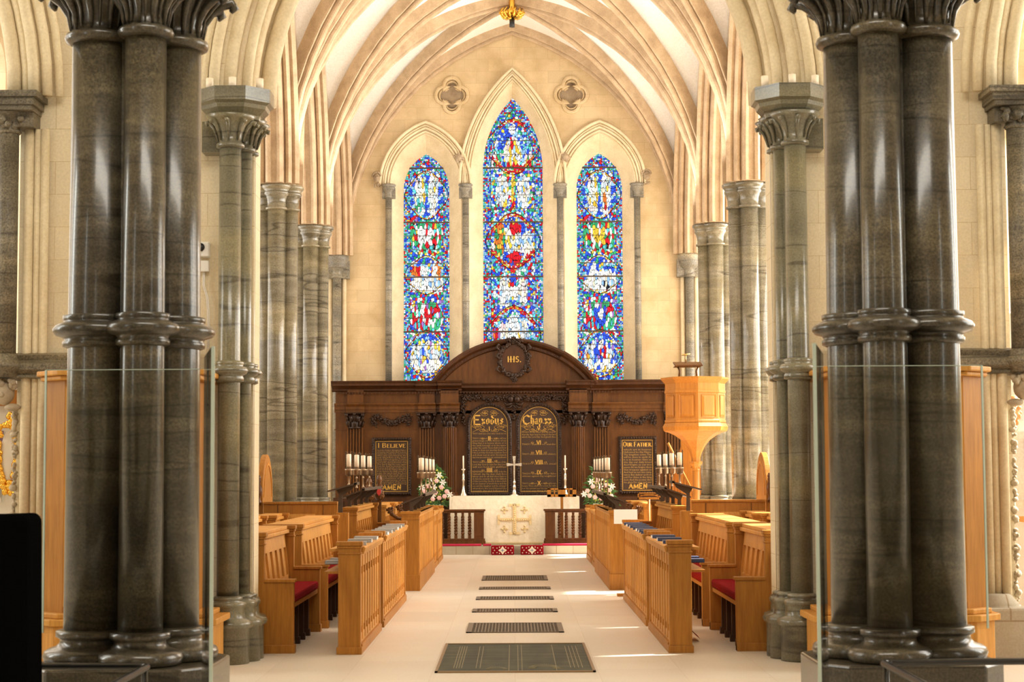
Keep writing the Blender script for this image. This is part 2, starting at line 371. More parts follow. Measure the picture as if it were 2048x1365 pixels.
def glass_mesh(name, cx, half, z0, zs, za, design, parent, y):
    d = .0062; W_ = int(2 * half / d) + 1; H_ = int((za - z0) / d) + 1
    xs = np.linspace(-half, half, W_); zz = np.linspace(z0, za, H_); X, Z = np.meshgrid(xs, zz)
    def vor(s, jit, seed, aniso=1.0):
        r = np.random.default_rng(seed); nx = int(2 * half / s) + 5; nz = int((za - z0) / (s * aniso)) + 5
        jx = (r.random((nz, nx)) - .5) * jit; jz = (r.random((nz, nx)) - .5) * jit; rc = r.random((nz, nx, 4))
        gi = np.floor((X + half) / s).astype(int) + 2; gj = np.floor((Z - z0) / (s * aniso)).astype(int) + 2
        f1 = np.full(X.shape, 9.); f2 = f1.copy(); bi = np.zeros(X.shape, int); bj = bi.copy()
        for a in (-1, 0, 1):
            for b_ in (-1, 0, 1):
                i = np.clip(gi + a, 0, nx - 1); j = np.clip(gj + b_, 0, nz - 1)
                px = (i - 2 + .5 + jx[j, i]) * s - half; pz = z0 + (j - 2 + .5 + jz[j, i]) * s * aniso
                dd = np.hypot(X - px, (Z - pz) / aniso); m_ = dd < f1
                f2 = np.where(m_, f1, np.minimum(f2, dd)); bi = np.where(m_, i, bi); bj = np.where(m_, j, bj); f1 = np.where(m_, dd, f1)
        px = (bi - 2 + .5 + jx[bj, bi]) * s - half; pz = z0 + (bj - 2 + .5 + jz[bj, bi]) * s * aniso
        return px, pz, rc[bj, bi], f2 - f1
    big = vor(.046, .95, 3, 1.3); sml = vor(.030, .3, 4, 1.15)
    h = za - zs; R = (h * h + half * half) / (2 * half); c = R - half
    def edge(x, z):            # distance to the window's edge
        x = np.abs(x); return np.where(z < zs, half - x, R - np.hypot(x + c, z - zs))
    bd = edge(X, Z) < half * .26
    med, ring = design(X, Z)
    fgm = vor(.040, .95, 9, 2.6); figm = np.zeros(X.shape, bool)
    for shp, _, _ in design.figs: figm |= shp(X, Z)
    small = bd | ring
    px = np.where(small, sml[0], big[0]); pz = np.where(small, sml[1], big[1]); e = np.where(small, sml[3], big[3])
    rc = np.where(small[..., None], sml[2], big[2])
    ff = figm & ~small; px = np.where(ff, fgm[0], px); pz = np.where(ff, fgm[1], pz); e = np.where(ff, fgm[3] * 1.0 + .0012, e); rc = np.where(ff[..., None], fgm[2], rc)
    col = palette(px, pz, rc, edge(px, pz) < half * .26, design, med)
    lead = np.clip((e - .0036) / .0040, 0, 1)[..., None]
    col = col * (.78 + .44 * rc[..., 3:4]) * lead + .008 * (1 - lead)
    ed = np.abs(edge(X, Z) - half * .26) < .004
    ml = design(X + .008, Z)[0] ^ design(X - .008, Z)[0] | design(X, Z + .008)[0] ^ design(X, Z - .008)[0]
    col[ed | ml] = .01
    k = np.arange(H_ * W_).reshape(H_, W_)
    inside = edge(X, Z) > -.006
    q = inside[:-1, :-1] & inside[1:, :-1] & inside[:-1, 1:] & inside[1:, 1:]
    F_ = np.stack([k[:-1, :-1], k[:-1, 1:], k[1:, 1:], k[1:, :-1]], -1)[q]
    V_ = np.stack([X + cx, np.full(X.shape, float(y)), Z], -1).reshape(-1, 3)
    off = wloc(parent); V_ = V_ - np.array([off.x, off.y, off.z])
    used = np.unique(F_); rem = np.zeros(len(V_), int); rem[used] = np.arange(len(used))
    me = bpy.data.meshes.new(name); me.from_pydata(V_[used].tolist(), [], rem[F_].tolist())
    ca = me.color_attributes.new('Col', 'FLOAT_COLOR', 'POINT')
    cc = np.ones((len(used), 4)); cc[:, :3] = col.reshape(-1, 3)[used]; ca.data.foreach_set('color', cc.ravel())
    me.materials.append(MATS['stained_glass']); o = bpy.data.objects.new(name, me); COL.objects.link(o); o.parent = parent; return o
C_ = dict(blue=(.04, .10, .75), lblue=(.30, .55, .95), aqua=(.12, .60, .62), white=(.98, .96, .90), red=(.75, .02, .03), gold=(.95, .60, .06), green=(.05, .42, .16), purple=(.35, .16, .50), orange=(.85, .22, .04), pale=(.70, .88, .80), pink=(.85, .62, .60), dark=(.02, .02, .03))
def pick(r, names, w):
    cum = np.cumsum(np.array(w, float) / sum(w)); idx = np.searchsorted(cum, np.clip(r, 0, .9999)); return np.array([C_[n_] for n_ in names])[idx]
def palette(px, pz, rc, border, design, med):
    r = rc[..., 0]
    col = pick(r, ['blue', 'lblue', 'white', 'green', 'red', 'aqua', 'gold', 'purple', 'pale'], [3.4, 1.8, 1.5, 1.8, 2.0, 1.6, .8, .7, 1.1])
    m1, rg = design(px, pz)
    md = pick(r, ['blue', 'lblue', 'white', 'aqua', 'pale', 'gold', 'green'], [5, 2.4, .9, 1.2, .6, .4, .6])
    col = np.where(m1[..., None], md, col)
    for shp, names, w in design.figs:
        mk = shp(px, pz); nn, ww_ = (names, w)
        if names[0] == 'white' and len(names) > 1: nn, ww_ = list(names) + ['cream', 'grey', 'lblue'], list(w) + [1.6, 1.3, .9]
        col = np.where(mk[..., None], pick(rc[..., 1], nn, ww_), col)
    col = np.where(rg[..., None], pick(r, ['red', 'gold', 'white', 'orange'], design.ringw), col)
    bcol = pick(r, ['lblue', 'white', 'aqua', 'blue', 'red', 'green', 'gold'], [2.6, 1.3, 2.2, 2.6, 1.6, 1.6, .4])
    col = np.where(border[..., None], bcol, col)
    for shp, c in design.over:
        mk = shp(px, pz); col = np.where(mk[..., None], np.array(C_[c]), col)
    return col
def el(cx, cz, a, b_): return lambda x, z: ((x - cx) / a) ** 2 + ((z - cz) / b_) ** 2 < 1
def bxx(x0, x1, z0, z1): return lambda x, z: (x > x0) & (x < x1) & (z > z0) & (z < z1)
def tri_(cx, z0, z1, w): return lambda x, z: (z > z0) & (z < z1) & (np.abs(x - cx) < w * (z1 - z) / (z1 - z0))
def shield(cz, w, h): return lambda x, z: (z < cz + h * .5) & (z > cz - h * .6) & (np.abs(x) < w * np.where(z > cz, 1, np.sqrt(np.clip(1 - ((cz - z) / (h * .6)) ** 2, 0, 1))))
def make_design(meds, figs, over, ringw, rw):
    def f(x, z):
        m_ = np.zeros(np.shape(x), bool); rg = m_.copy()
        for cz, a, b_ in meds:
            d = ((x / a) ** 2 + ((z - cz) / b_) ** 2) ** .5
            lob = 1 + .07 * np.cos(4 * np.arctan2(z - cz, x))
            d = d / lob; m_ = m_ | (d < 1); rg = rg | ((d > 1 - rw) & (d < 1))
        return m_, rg
    f.figs = figs; f.over = over; f.ringw = ringw; return f
ZC = lambda py: 3.968 + (690 - py) * .009923
XC = lambda px: (px - 1027) * .00985
C_.update(cream=(.92, .82, .58), grey=(.55, .62, .66))
WH = ['white', 'pale', 'gold', 'lblue', 'pink']
dC = make_design([(ZC(292), .50, .52), (ZC(482), .50, .52), (ZC(668), .50, .52)],
    [(el(0, ZC(305), .17, .33), WH, [3, 1, 4, 0, .6]), (el(0, ZC(258), .06, .10), ['white'], [1]), (el(0, ZC(285), .05, .12), ['red'], [1]), (el(.02, ZC(332), .17, .07), ['red', 'gold'], [3, 1]),
     (el(-.33, ZC(320), .10, .2), ['green', 'white', 'pink'], [1, 2, 1]), (el(.33, ZC(320), .10, .2), ['green', 'white', 'pink'], [1, 2, 1]),
     (el(-.21, ZC(385), .13, .36), WH, [5, 1, 1.5, .5, 1]), (el(.21, ZC(385), .13, .36), WH, [5, 1, 1.5, .5, 1]), (bxx(-.03, .03, ZC(420), ZC(355)), ['gold', 'red'], [1, 1]),
     (el(-.26, ZC(480), .11, .33), ['orange', 'gold', 'green'], [2, 1, 1.6]), (el(.0, ZC(478), .16, .36), ['white', 'gold', 'pale'], [3, 1.6, 1]), (el(.05, ZC(455), .12, .10), ['red'], [1]), (el(.03, ZC(515), .13, .14), ['red', 'orange'], [4, 1]),
     (el(.27, ZC(490), .12, .28), ['white', 'pale', 'lblue'], [3, 1, 1]),
     (el(-.19, ZC(582), .085, .30), ['white', 'pink'], [5, 1]), (el(.19, ZC(582), .085, .30), ['white', 'pink'], [5, 1]), (bxx(-.10, .10, ZC(600), ZC(575)), ['white'], [1]), (bxx(-.10, .10, ZC(575), ZC(565)), ['red', 'gold'], [2, 1]), (el(0, ZC(556), .09, .09), ['gold', 'blue', 'red'], [1, 1, 1]),
     (el(0, ZC(660), .15, .3), ['white', 'pale'], [4, 1]), (el(-.2, ZC(668), .1, .26), WH, [5, 1, 1, 0, 1]), (el(.2, ZC(668), .1, .26), WH, [5, 1, 1, 0, 1]), (el(-.33, ZC(670), .07, .16), ['purple', 'red', 'orange'], [1, 1, 1])], [], [5, 2.4, 1, .6], .13)
ZS = lambda py: 3.289 + (757 - py) * .00992
def side_design(left):
    fg = [(el(-.13, ZS(385), .11, .42), WH, [6, 1, 1.4, .3, .6]), (el(.13, ZS(385), .10, .42), WH, [6, 1.5, 1, .3, .6]), (el(-.13, ZS(412), .10, .12), ['green', 'aqua', 'white'], [1, 1, 1]) if left else (el(.12, ZS(400), .05, .2), ['orange', 'red', 'white'], [1, 1, 2]),
          (el(0, ZS(470), .33, .33), ['green', 'red', 'aqua', 'white', 'gold'], [2.4, 1.4, 1, 1, .5]),
          (el(0, ZS(632), .33, .33), ['green', 'red', 'aqua', 'white', 'purple'], [2.0, 2.2, 1, 1, .5]),
          (bxx(-.34, .34, ZS(582), ZS(551)), ['white', 'pale', 'gold'], [6, 1, .5]),
          (el(0, ZS(710), .32, .34), WH + ['purple', 'blue'], [6, 1.5, .8, 1, .8, .7, 1.2] if left else [4, 1.5, .8, 1.5, .5, .2, 4])]
    if left:
        fg += [(el(-.05, ZS(540), .09, .13), ['white'], [1]), (bxx(-.28, -.12, ZS(551), ZS(530)), ['orange', 'red'], [2, 1]), (bxx(.10, .28, ZS(551), ZS(530)), ['orange', 'white'], [1, 1])]
        ov = [(shield(ZS(472), .115, .34), 'white'), (bxx(-.022, .022, ZS(488), ZS(458)), 'red'), (bxx(-.085, .085, ZS(474), ZS(469)), 'red'),
              (shield(ZS(632), .115, .34), 'white'), (bxx(-.028, .028, ZS(652), ZS(615)), 'red'), (bxx(-.11, .11, ZS(635), ZS(629)), 'red')]
    else:
        fg += [(bxx(-.1, .34, ZS(551), ZS(542)), ['white'], [1]), (tri_(-.13, ZS(551), ZS(522), .10), ['white'], [1])]
        ov = [(shield(ZS(470), .115, .34), 'gold'), (bxx(-.02, .02, ZS(492), ZS(452)), 'white'), (shield(ZS(632), .12, .36), 'blue'), (el(0, ZS(628), .06, .10), 'white'),
              (bxx(.02, .045, ZS(576), ZS(558)), 'dark'), (bxx(.08, .105, ZS(576), ZS(560)), 'dark'), (bxx(.14, .165, ZS(576), ZS(560)), 'dark'),
              (bxx(-.02, .02, ZS(712), ZS(692)), 'red'), (bxx(.06, .10, ZS(712), ZS(692)), 'red'), (bxx(-.02, .10, ZS(704), ZS(699)), 'red'), (bxx(-.27, -.22, ZS(712), ZS(694)), 'orange')]
    return make_design([(ZS(388), .40, .45), (ZS(548), .40, .36), (ZS(706), .40, .44)], fg, ov, [1, 2, 2, 1], .07)
LB = ['centre lancet of stained glass, tallest of the three', 'left lancet of stained glass with a red cross shield', 'right lancet of stained glass with a golden shield']
for i, (cx, hg, zg, ag, ho, zo, ao, hh, ah) in enumerate(E_W):
    w = struct('window_%d' % (i + 1), LB[i], (cx, YW, 2.9))
    ds = dC if i == 0 else side_design(i == 1)
    YG = YW + .34
    glass_mesh('stained_glass', cx, hg, 2.95, zg, ag, ds, w, YG)
    A_ = arch_window(ho, 2.9, zo, ao, cx); B_ = arch_window(hg, 2.9, zg, ag, cx)
    s_ = MB(); loft(s_, [(x, YW, z) for x, z in A_], [(x, YG - .02, z) for x, z in B_], False); loft(s_, [(x, YG - .02, z) for x, z in B_], [(x, YG + .05, z) for x, z in B_]); s_.build('splayed_reveal', 'arch_stone', w)
    bars = MB(); z = ag - .75 if i == 0 else ag - .28
    step = 1.07
    zz = ag - (1.40 if i == 0 else .28)
    zb_ = zz
    while zb_ > 3.0: bars.box(cx - hg, cx + hg, YG - .035, YG - .005, zb_ - .014, zb_ + .014); zb_ -= 1.085 if i == 0 else 1.085
    zb_ = zz + 1.085
    while zb_ > 3.0:
        if zb_ < ag - .3:
            h2 = hg if zb_ < zg else max(.1, hg * (1 - ((zb_ - zg) / (ag - zg)) ** 1.6)); bars.box(cx - h2, cx + h2, YG - .02, YG - .004, zb_ - .005, zb_ + .005)
        zb_ -= .271
    bars.build('saddle_bar', 'black_iron', w)
    hd = MB(); P_ = [(x, YW, z_) for x, z_ in arch(hh - .04, 7.1, ah - .04, 18, cx)]
    for off_, rr, yy in ((0, .030, -.085), (-.055, .014, -.055), (-.095, .024, -.045), (-.15, .020, -.02), (-.195, .014, -.005)):
        P2 = [(x, YW + yy, z_) for x, z_ in arch(hh - .04 + off_, 7.1, ah - .04 + off_ * 1.15, 18, cx)]
        hd.tube(P2, rr, 8)
    hd.sweep([(x, YW, z_) for x, z_ in arch(hh - .13, 7.1, ah - .15, 18, cx)], (0, 1, 0), [(.05, -.10), (.0, -.10), (-.005, .0), (-.05, .07), (.05, .11)])
    hd.build('hood_mould', 'arch_stone', w)
# colonnettes
def carve(mb, c, w, h, d, n, r, seed=0, sc_=(1, 1, 1)):
    r_ = random.Random(seed)
    for _ in range(n):
        mb.ball((c[0] + r_.uniform(-w, w), c[1] + r_.uniform(-d, d), c[2] + r_.uniform(-h, h)), r * r_.uniform(.6, 1.3), 6, 4, r_.uniform(.6, 1.4), 1, r_.uniform(.6, 1.4))
for x in (-2.43, -.925, .925, 2.43):
    c = MB(); c.lathe([(.062, 2.95), (.062, 6.86)], x, YW - .07, 16); c.lathe([(.062, 4.78), (.075, 4.79), (.075, 4.80), (.062, 4.81)], x, YW - .07, 16)
    o = c.build('colonnette', 'colonnette_marble', wall_e)
    c = MB(); c.lathe([(.066, 6.84), (.08, 6.86), (.066, 6.88), (.075, 6.95), (.115, 7.0), (.13, 7.02), (.13, 7.04), (.115, 7.05), (.14, 7.075), (.14, 7.10), (.12, 7.11)], x, YW - .07, 16)
    c.box(x - .13, x + .13, YW - .05, YW + .02, 6.83, 7.02); c.build('colonnette_capital', 'colonnette_marble', o)
c = MB()
for x, z, big_ in ((-1.05, 7.62, 1), (1.03, 7.62, 1), (-2.66, 7.2, 0), (2.62, 7.22, 0)):
    c = MB(); r_ = random.Random(int(x * 10) + 40)
    if big_:
        c.ball((x, YW - .12, z), .075, 12, 8)
        for k in range(26):
            a = r_.uniform(0, 2 * PI); rr = r_.uniform(.02, .095); c.ball((x + rr * math.cos(a), YW - .17 + rr * .4, z + rr * math.sin(a)), r_.uniform(.018, .032), 6, 4)
        c.build('foliate_label_stop', 'carved_stone', wall_e)
    else:
        c.ball((x, YW - .1, z + .03), .075, 12, 8, .9, 1, 1.25); c.ball((x, YW - .18, z + .03), .02, 6, 4, 1, 1, 1.4); c.ball((x - .028, YW - .165, z + .055), .012); c.ball((x + .028, YW - .165, z + .055), .012); c.ball((x, YW - .165, z - .02), .02, 6, 4, 1.3, 1, .5)
        for k in range(22):
            a = r_.uniform(.1, PI - .1); c.ball((x + .08 * math.cos(a), YW - .11, z + .05 + .09 * math.sin(a)), .024, 6, 4)
            if k < 7: c.ball((x + r_.uniform(-.06, .06), YW - .1, z - .09 - .008 * k), .026, 6, 4)
        c.build('carved_head_stop', 'carved_stone', wall_e)

# vault
A0, ZS0, RV = 3.36, 5.70, 4.69
CVX = RV - A0
def prof(t_): return ZS0 + math.sqrt(max(0, RV ** 2 - (CVX + A0 * min(1, abs(t_))) ** 2)) - (0 if abs(t_) <= 1 else 0)
ceiling = struct('ceiling', 'white plaster rib vault of the choir with stone ribs', (0, 26, 10))
v = MB(); NX, NY = 48, 16
ends = [(35.1, 30.7), (30.7, 26.3), (26.3, 21.9), (21.9, 17.5), (17.5, 13.1)]
for ya, yb in ends:
    yc = (ya + yb) / 2; hb = (ya - yb) / 2
    for sg in (-1, 1):
        for kind in (0, 1):
            vs = []; fs = []; M_, N_ = 24, 6
            for j in range(M_ + 1):
                q = j / M_
                for i in range(N_ + 1):
                    f_ = i / N_; e_ = q + (1 - q) * f_
                    for mr in (1,):
                        pass
                    vs.append((q, e_))
            for mr in (-1, 1):
                V = []
                for q, e_ in vs:
                    z = prof(q) + .10
                    if kind == 0: x_, y_ = mr * 3.5 * q, yc + sg * hb * e_
                    else: x_, y_ = sg * 3.5 * e_, yc + mr * hb * q
                    V.append((x_, max(14.9, y_), z))
                v.add(V, [(j * (N_ + 1) + i, (j + 1) * (N_ + 1) + i, (j + 1) * (N_ + 1) + i + 1, j * (N_ + 1) + i + 1) for j in range(M_) for i in range(N_)], True)
v.build('vault_web', 'vault_plaster', ceiling)
RP_ = [(-.115, -.20), (-.115, .03), (-.108, .06), (-.088, .07), (-.07, .05), (-.066, .0), (-.052, -.01), (-.048, .05), (-.052, .08), (-.048, .115), (-.03, .14), (0, .152)]
RP = RP_ + [(-a, b) for a, b in RP_[-2::-1]]
def ribpath(p0, p1, n=26):
    out = []
    for i in range(n + 1):
        s_ = i / n; s_ = .5 - .5 * math.cos(PI * s_)
        x = p0[0] + (p1[0] - p0[0]) * s_; y = p0[1] + (p1[1] - p0[1]) * s_; out.append((x, y, prof(abs(x) / A0)))
    return out
def rib(p0, p1, sc_=1.0):
    d = Vector((p1[0] - p0[0], p1[1] - p0[1], 0)).normalized(); u = Vector((-d.y, d.x, 0))
    P_ = ribpath(p0, p1); b_ = MB(); b_.sweep(P_, u, [(a * sc_, c * sc_) for a, c in RP], flip=True); return b_
for ya in (30.7, 26.3, 21.9, 17.5): rib((-A0, ya), (A0, ya), 1.05).build('transverse_rib', 'rib_stone', ceiling)
rib((-A0, 34.97), (A0, 34.97), .8).build('wall_rib', 'rib_stone', ceiling)
for ya, yb in ends[:4]:
    for s in (-1, 1): rib((-A0, ya - .12 if s > 0 else yb + .12), (A0, yb + .12 if s > 0 else ya - .12), .82).build('diagonal_rib', 'rib_stone', ceiling)
# arcade walls between choir and aisles
def mould_profile(w):
    p = []; steps = [(-w, 0), (-w, .05), (-w + .05, .09), (-w * .72, .06), (-w * .68, .14), (-w * .60, .18), (-w * .48, .16), (-w * .42, .12), (-w * .36, .24), (-w * .26, .29), (-w * .14, .27), (-w * .10, .23)]
    return steps + [(-a, b_) for a, b_ in steps[::-1]]
for s, nm, lb in ((-1, 'wall_north', 'north arcade wall and aisle wall of the choir'), (1, 'wall_south', 'south arcade wall and aisle wall of the choir')):
    W = struct('trim_%d' % (5 if s < 0 else 6), ('north' if s < 0 else 'south') + ' arcade of pointed moulded arches beside the choir', (s * 3.46, 25, 0)); mb = MB()
    bays = [(32.9, 1.98), (28.5, 1.98), (24.1, 1.98), (19.7, 1.98)]
    hl = [arch(h_, 5.70, 9.3, 14, c_) for c_, h_ in bays]
    outline = [(14.9, 5.7), (14.9, 10.4), (35.05, 10.4), (35.05, 5.7)]
    # wall above the arches, as one outline running along the undersides
    under = []
    for a_ in hl[::1]: under = under + a_[::-1] if False else under
    pts = [(14.9, 10.4), (14.9, 5.7)]
    for a_ in hl[::-1]: pts += a_
    pts += [(35.05, 5.7), (35.05, 10.4)]
    holed(mb, pts, [], lambda y, z: (s * 3.36, y, z)); holed(mb, pts, [], lambda y, z: (s * 3.7, y, z))
    mb.build('arcade_wall', 'wall_stone_side', W)
    for a_ in hl:
        m_ = MB(); m_.sweep([(s * 3.46, y, z) for y, z in a_], (1, 0, 0), mould_profile(.34), flip=False)
        m_.build('arcade_arch_moulding', 'rib_stone', W)
    for c_, h_ in bays:
        m_ = MB(); pts = []
        for i in range(-16, 17):
            u_ = math.sin(i / 16 * PI / 2); pts.append((s * 3.33, c_ + u_ * 2.16, prof(abs(u_))))
        m_.sweep(pts, (1, 0, 0), [(-.09, -.06), (-.09, .02), (-.05, .06), (0, .075), (.05, .06), (.09, .02), (.09, -.06)], flip=False); m_.build('wall_rib', 'rib_stone', W)
    # aisle: outer wall with three lancets in each bay, plain aisle ceiling
    W = struct(nm, lb, (s * 8.3, 25, 0)); mb = MB(); hs = []
    for c_ in (32.9, 28.5, 24.1, 19.7, 16.2):
        for d_ in ((-1.3, 0, 1.3) if c_ > 17 else (0,)): hs.append(arch_window(.60, 2.3, 8.0, 8.5, c_ + d_))
    holed(mb, [(14.6, 0), (14.6, 10.4), (35.2, 10.4), (35.2, 0)], hs, lambda y, z: (s * 8.3, y, z))
    for h_ in hs: loft(mb, [(s * 8.3, y, z) for y, z in h_ + h_[:1]], [(s * 8.7, y, z) for y, z in h_ + h_[:1]])
    mb.build('aisle_wall', 'wall_stone_side', W)
    mb = MB(); mb.box(s * 3.46, s * 8.8, 15.1, 35.2, 10.35, 10.5); mb.build('aisle_ceiling', 'vault_plaster', W)

def cluster_shafts(cx, cy, rad, offs, z0, z1, ang=0):
    out = []
    for k in range(4):
        a = ang + k * PI / 2; out.append((cx + offs * math.cos(a), cy + offs * math.sin(a)))
    return out
def base_prof(r, z0, s_=1.0):  # attic base standing on z0
    return [(r + .10 * s_, z0), (r + .115 * s_, z0 + .02 * s_), (r + .12 * s_, z0 + .045 * s_), (r + .10 * s_, z0 + .075 * s_), (r + .07 * s_, z0 + .085 * s_), (r + .04 * s_, z0 + .095 * s_), (r + .03 * s_, z0 + .12 * s_), (r + .045 * s_, z0 + .135 * s_), (r + .05 * s_, z0 + .15 * s_), (r + .045 * s_, z0 + .165 * s_), (r + .01 * s_, z0 + .175 * s_), (r, z0 + .18 * s_)]
def cap_prof(r, z1, h, w):
    return [(r, z1 - h), (r + .03, z1 - h + .01), (r + .03, z1 - h + .035), (r + .005, z1 - h + .045), (r + .01, z1 - h * .6), (r + w * .35, z1 - h * .45), (r + w * .6, z1 - h * .38), (r + w * .6, z1 - h * .30), (r + w * .45, z1 - h * .27), (r + w * .8, z1 - h * .18), (r + w, z1 - h * .12), (r + w, z1 - h * .03), (r + w * .8, z1)]
PL = {(-1, 30.7): 'left grey clustered choir pier farthest east, behind the left stalls', (-1, 26.3): 'left grey clustered choir pier, second from the altar', (-1, 21.9): 'left choir pier half hidden behind the octagonal-capped column', (-1, 17.5): 'left choir pier standing hidden beside the west arch',
      (1, 30.7): 'right clustered choir pier right behind the oak pulpit', (1, 26.3): 'right clustered choir pier with sunlit shaft, right of the pulpit', (1, 21.9): 'right choir pier half hidden behind the octagonal-capped column', (1, 17.5): 'right choir pier standing hidden beside the west arch'}
for (s, y), lb in PL.items():
    P_ = thing('clustered_pier', lb, 'column', (s * 3.46, y, 0), 'clustered marble piers of the choir')
    sh = cluster_shafts(s * 3.46, y, .13, .165, 0, 0)
    pl = MB(); pl.lathe([(.40, 0), (.40, .8), (.39, .86), (.37, .90), (.37, .95)], s * 3.46, y, 8, PI / 8, False); pl.build('plinth', 'grey_marble', P_)
    for q, (a, b_) in enumerate(sh):
        m_ = MB(); m_.lathe([(.128, .95), (.128, 5.35)], a, b_, 28); m_.build('shaft', 'grey_marble', P_)
        m_ = MB(); m_.lathe(base_prof(.128, .93, .8), a, b_, 28); m_.build('base', 'grey_marble', P_)
        m_ = MB(); m_.lathe(cap_prof(.13, 5.70, .38, .085), a, b_, 28); m_.build('capital', 'grey_marble', P_)
    m_ = MB(); m_.box(s * 3.46 - .13, s * 3.46 + .13, y - .13, y + .13, .9, 5.69); m_.build('core', 'grey_marble', P_)
for s in (-1, 1):
    x = s * 3.43
    P_ = thing('wall_shaft', ('left' if s < 0 else 'right') + ' slender grey wall shaft in the corner beside the east window wall', 'column', (x, 34.85, 0), 'corner wall shafts')
    m_ = MB(); m_.lathe([(.085, .3), (.085, 5.25)], x, 34.86, 20); m_.build('shaft', 'colonnette_marble', P_)
    m_ = MB()
    for d in (-.13, .13): m_.lathe([(.045, .3), (.045, 5.4)], x + d, 34.93, 12)
    m_.build('side_moulding', 'arch_stone', P_)
    m_ = MB(); m_.lathe([(.09, 5.25), (.11, 5.27), (.11, 5.29), (.095, 5.31), (.10, 5.40), (.16, 5.45), (.19, 5.48), (.18, 5.53), (.22, 5.60), (.23, 5.66), (.21, 5.70)], x, 34.86, 24); m_.box(x - .24, x + .24, 34.85, 35.02, 5.25, 5.6); m_.build('capital', 'colonnette_marble', P_)
    # springer stones between the corner capital and the wall rib
# vault boss
bs = thing('vault_boss', 'gilded openwork foliage boss hanging at the centre of the vault', 'ornament', (0, 32.9, 10.2))
b_ = MB(); r_ = random.Random(3); b_.lathe([(.05, 10.25), (.06, 9.92)][::-1], 0, 32.75, 12)
for k in range(70):
    a = r_.uniform(0, 2 * PI); rr = .21 * math.sqrt(r_.random()); zc = 9.93 + .10 * (1 - (rr / .22) ** 2) * r_.uniform(-1, 1)
    b_.ball((rr * math.cos(a), 32.75 + rr * math.sin(a) * .9, zc), r_.uniform(.02, .04), 7, 5, 1, 1, .8)
for k in range(14):
    a = 2 * PI * k / 14; b_.tube([(.08 * math.cos(a), 32.75 + .08 * math.sin(a), 9.86), (.17 * math.cos(a), 32.75 + .17 * math.sin(a), 9.86), (.23 * math.cos(a), 32.75 + .23 * math.sin(a), 9.95), (.19 * math.cos(a + .2), 32.75 + .19 * math.sin(a + .2), 10.02)], [.022, .02, .016, .01], 6)
b_.build('foliage', 'gilt', bs)
b_ = MB(); b_.lathe([(.048, 9.68), (.048, 9.84)], 0, 32.75, 16); b_.lathe([(.02, 9.84), (.02, 9.9)], 0, 32.75, 8); b_.build('lamp', 'black_plastic', bs)

# ------------------------------------------------------------------ west wall of the choir (arch to the round)
ww = struct('wall_west', 'pale ashlar wall with the arch between round nave and choir', (0, 14.6, 0))
mb = MB(); ARH = 2.02
arc_ = [(-ARH, 0), (-ARH, 4.57)] + [(-ARH * math.cos(a), 4.57 + ARH * 1.08 * math.sin(a)) for a in [PI * i / 32 for i in range(1, 32)]] + [(ARH, 4.57), (ARH, 0)]
sideL = [(-7.2, 0), (-7.2, 4.57)] + [(x, z) for x, z in arch(1.58, 4.57, 7.2, 12, -5.62)][1:-1] + [(-4.04, 4.57), (-4.04, 0)]
outer = [(-12, 0), (-12, 10.5), (12, 10.5), (12, 0)] + [(-x, z) for x, z in sideL] + [(2.35, 0), (2.35, 4.57)] + [(2.35 * math.cos(a), 4.57 + 2.35 * 1.08 * math.sin(a)) for a in [PI * i / 32 for i in range(1, 32)]] + [(-2.35, 4.57), (-2.35, 0)] + sideL[::-1]
holed(mb, outer, [], lambda x, z: (x, 14.62, z))
loft(mb, [(x, 14.62, z) for x, z in sideL], [(x, 15.0, z) for x, z in sideL]); loft(mb, [(-x, 14.62, z) for x, z in sideL], [(-x, 15.0, z) for x, z in sideL])
mb.build('wall_face', 'round_stone', ww)
mb = MB()
big_ = [(2.35 * math.cos(a), 4.57 + 2.35 * 1.08 * math.sin(a)) for a in [PI * i / 32 for i in range(0, 33)]]
loft(mb, [(2.35, 14.62, 0)] + [(x, 14.62, z) for x, z in big_] + [(-2.35, 14.62, 0)], [(2.35, 15.0, 0)] + [(x, 15.0, z) for x, z in big_] + [(-2.35, 15.0, 0)])
pass
mb.build('arch_soffit', 'round_stone', ww)
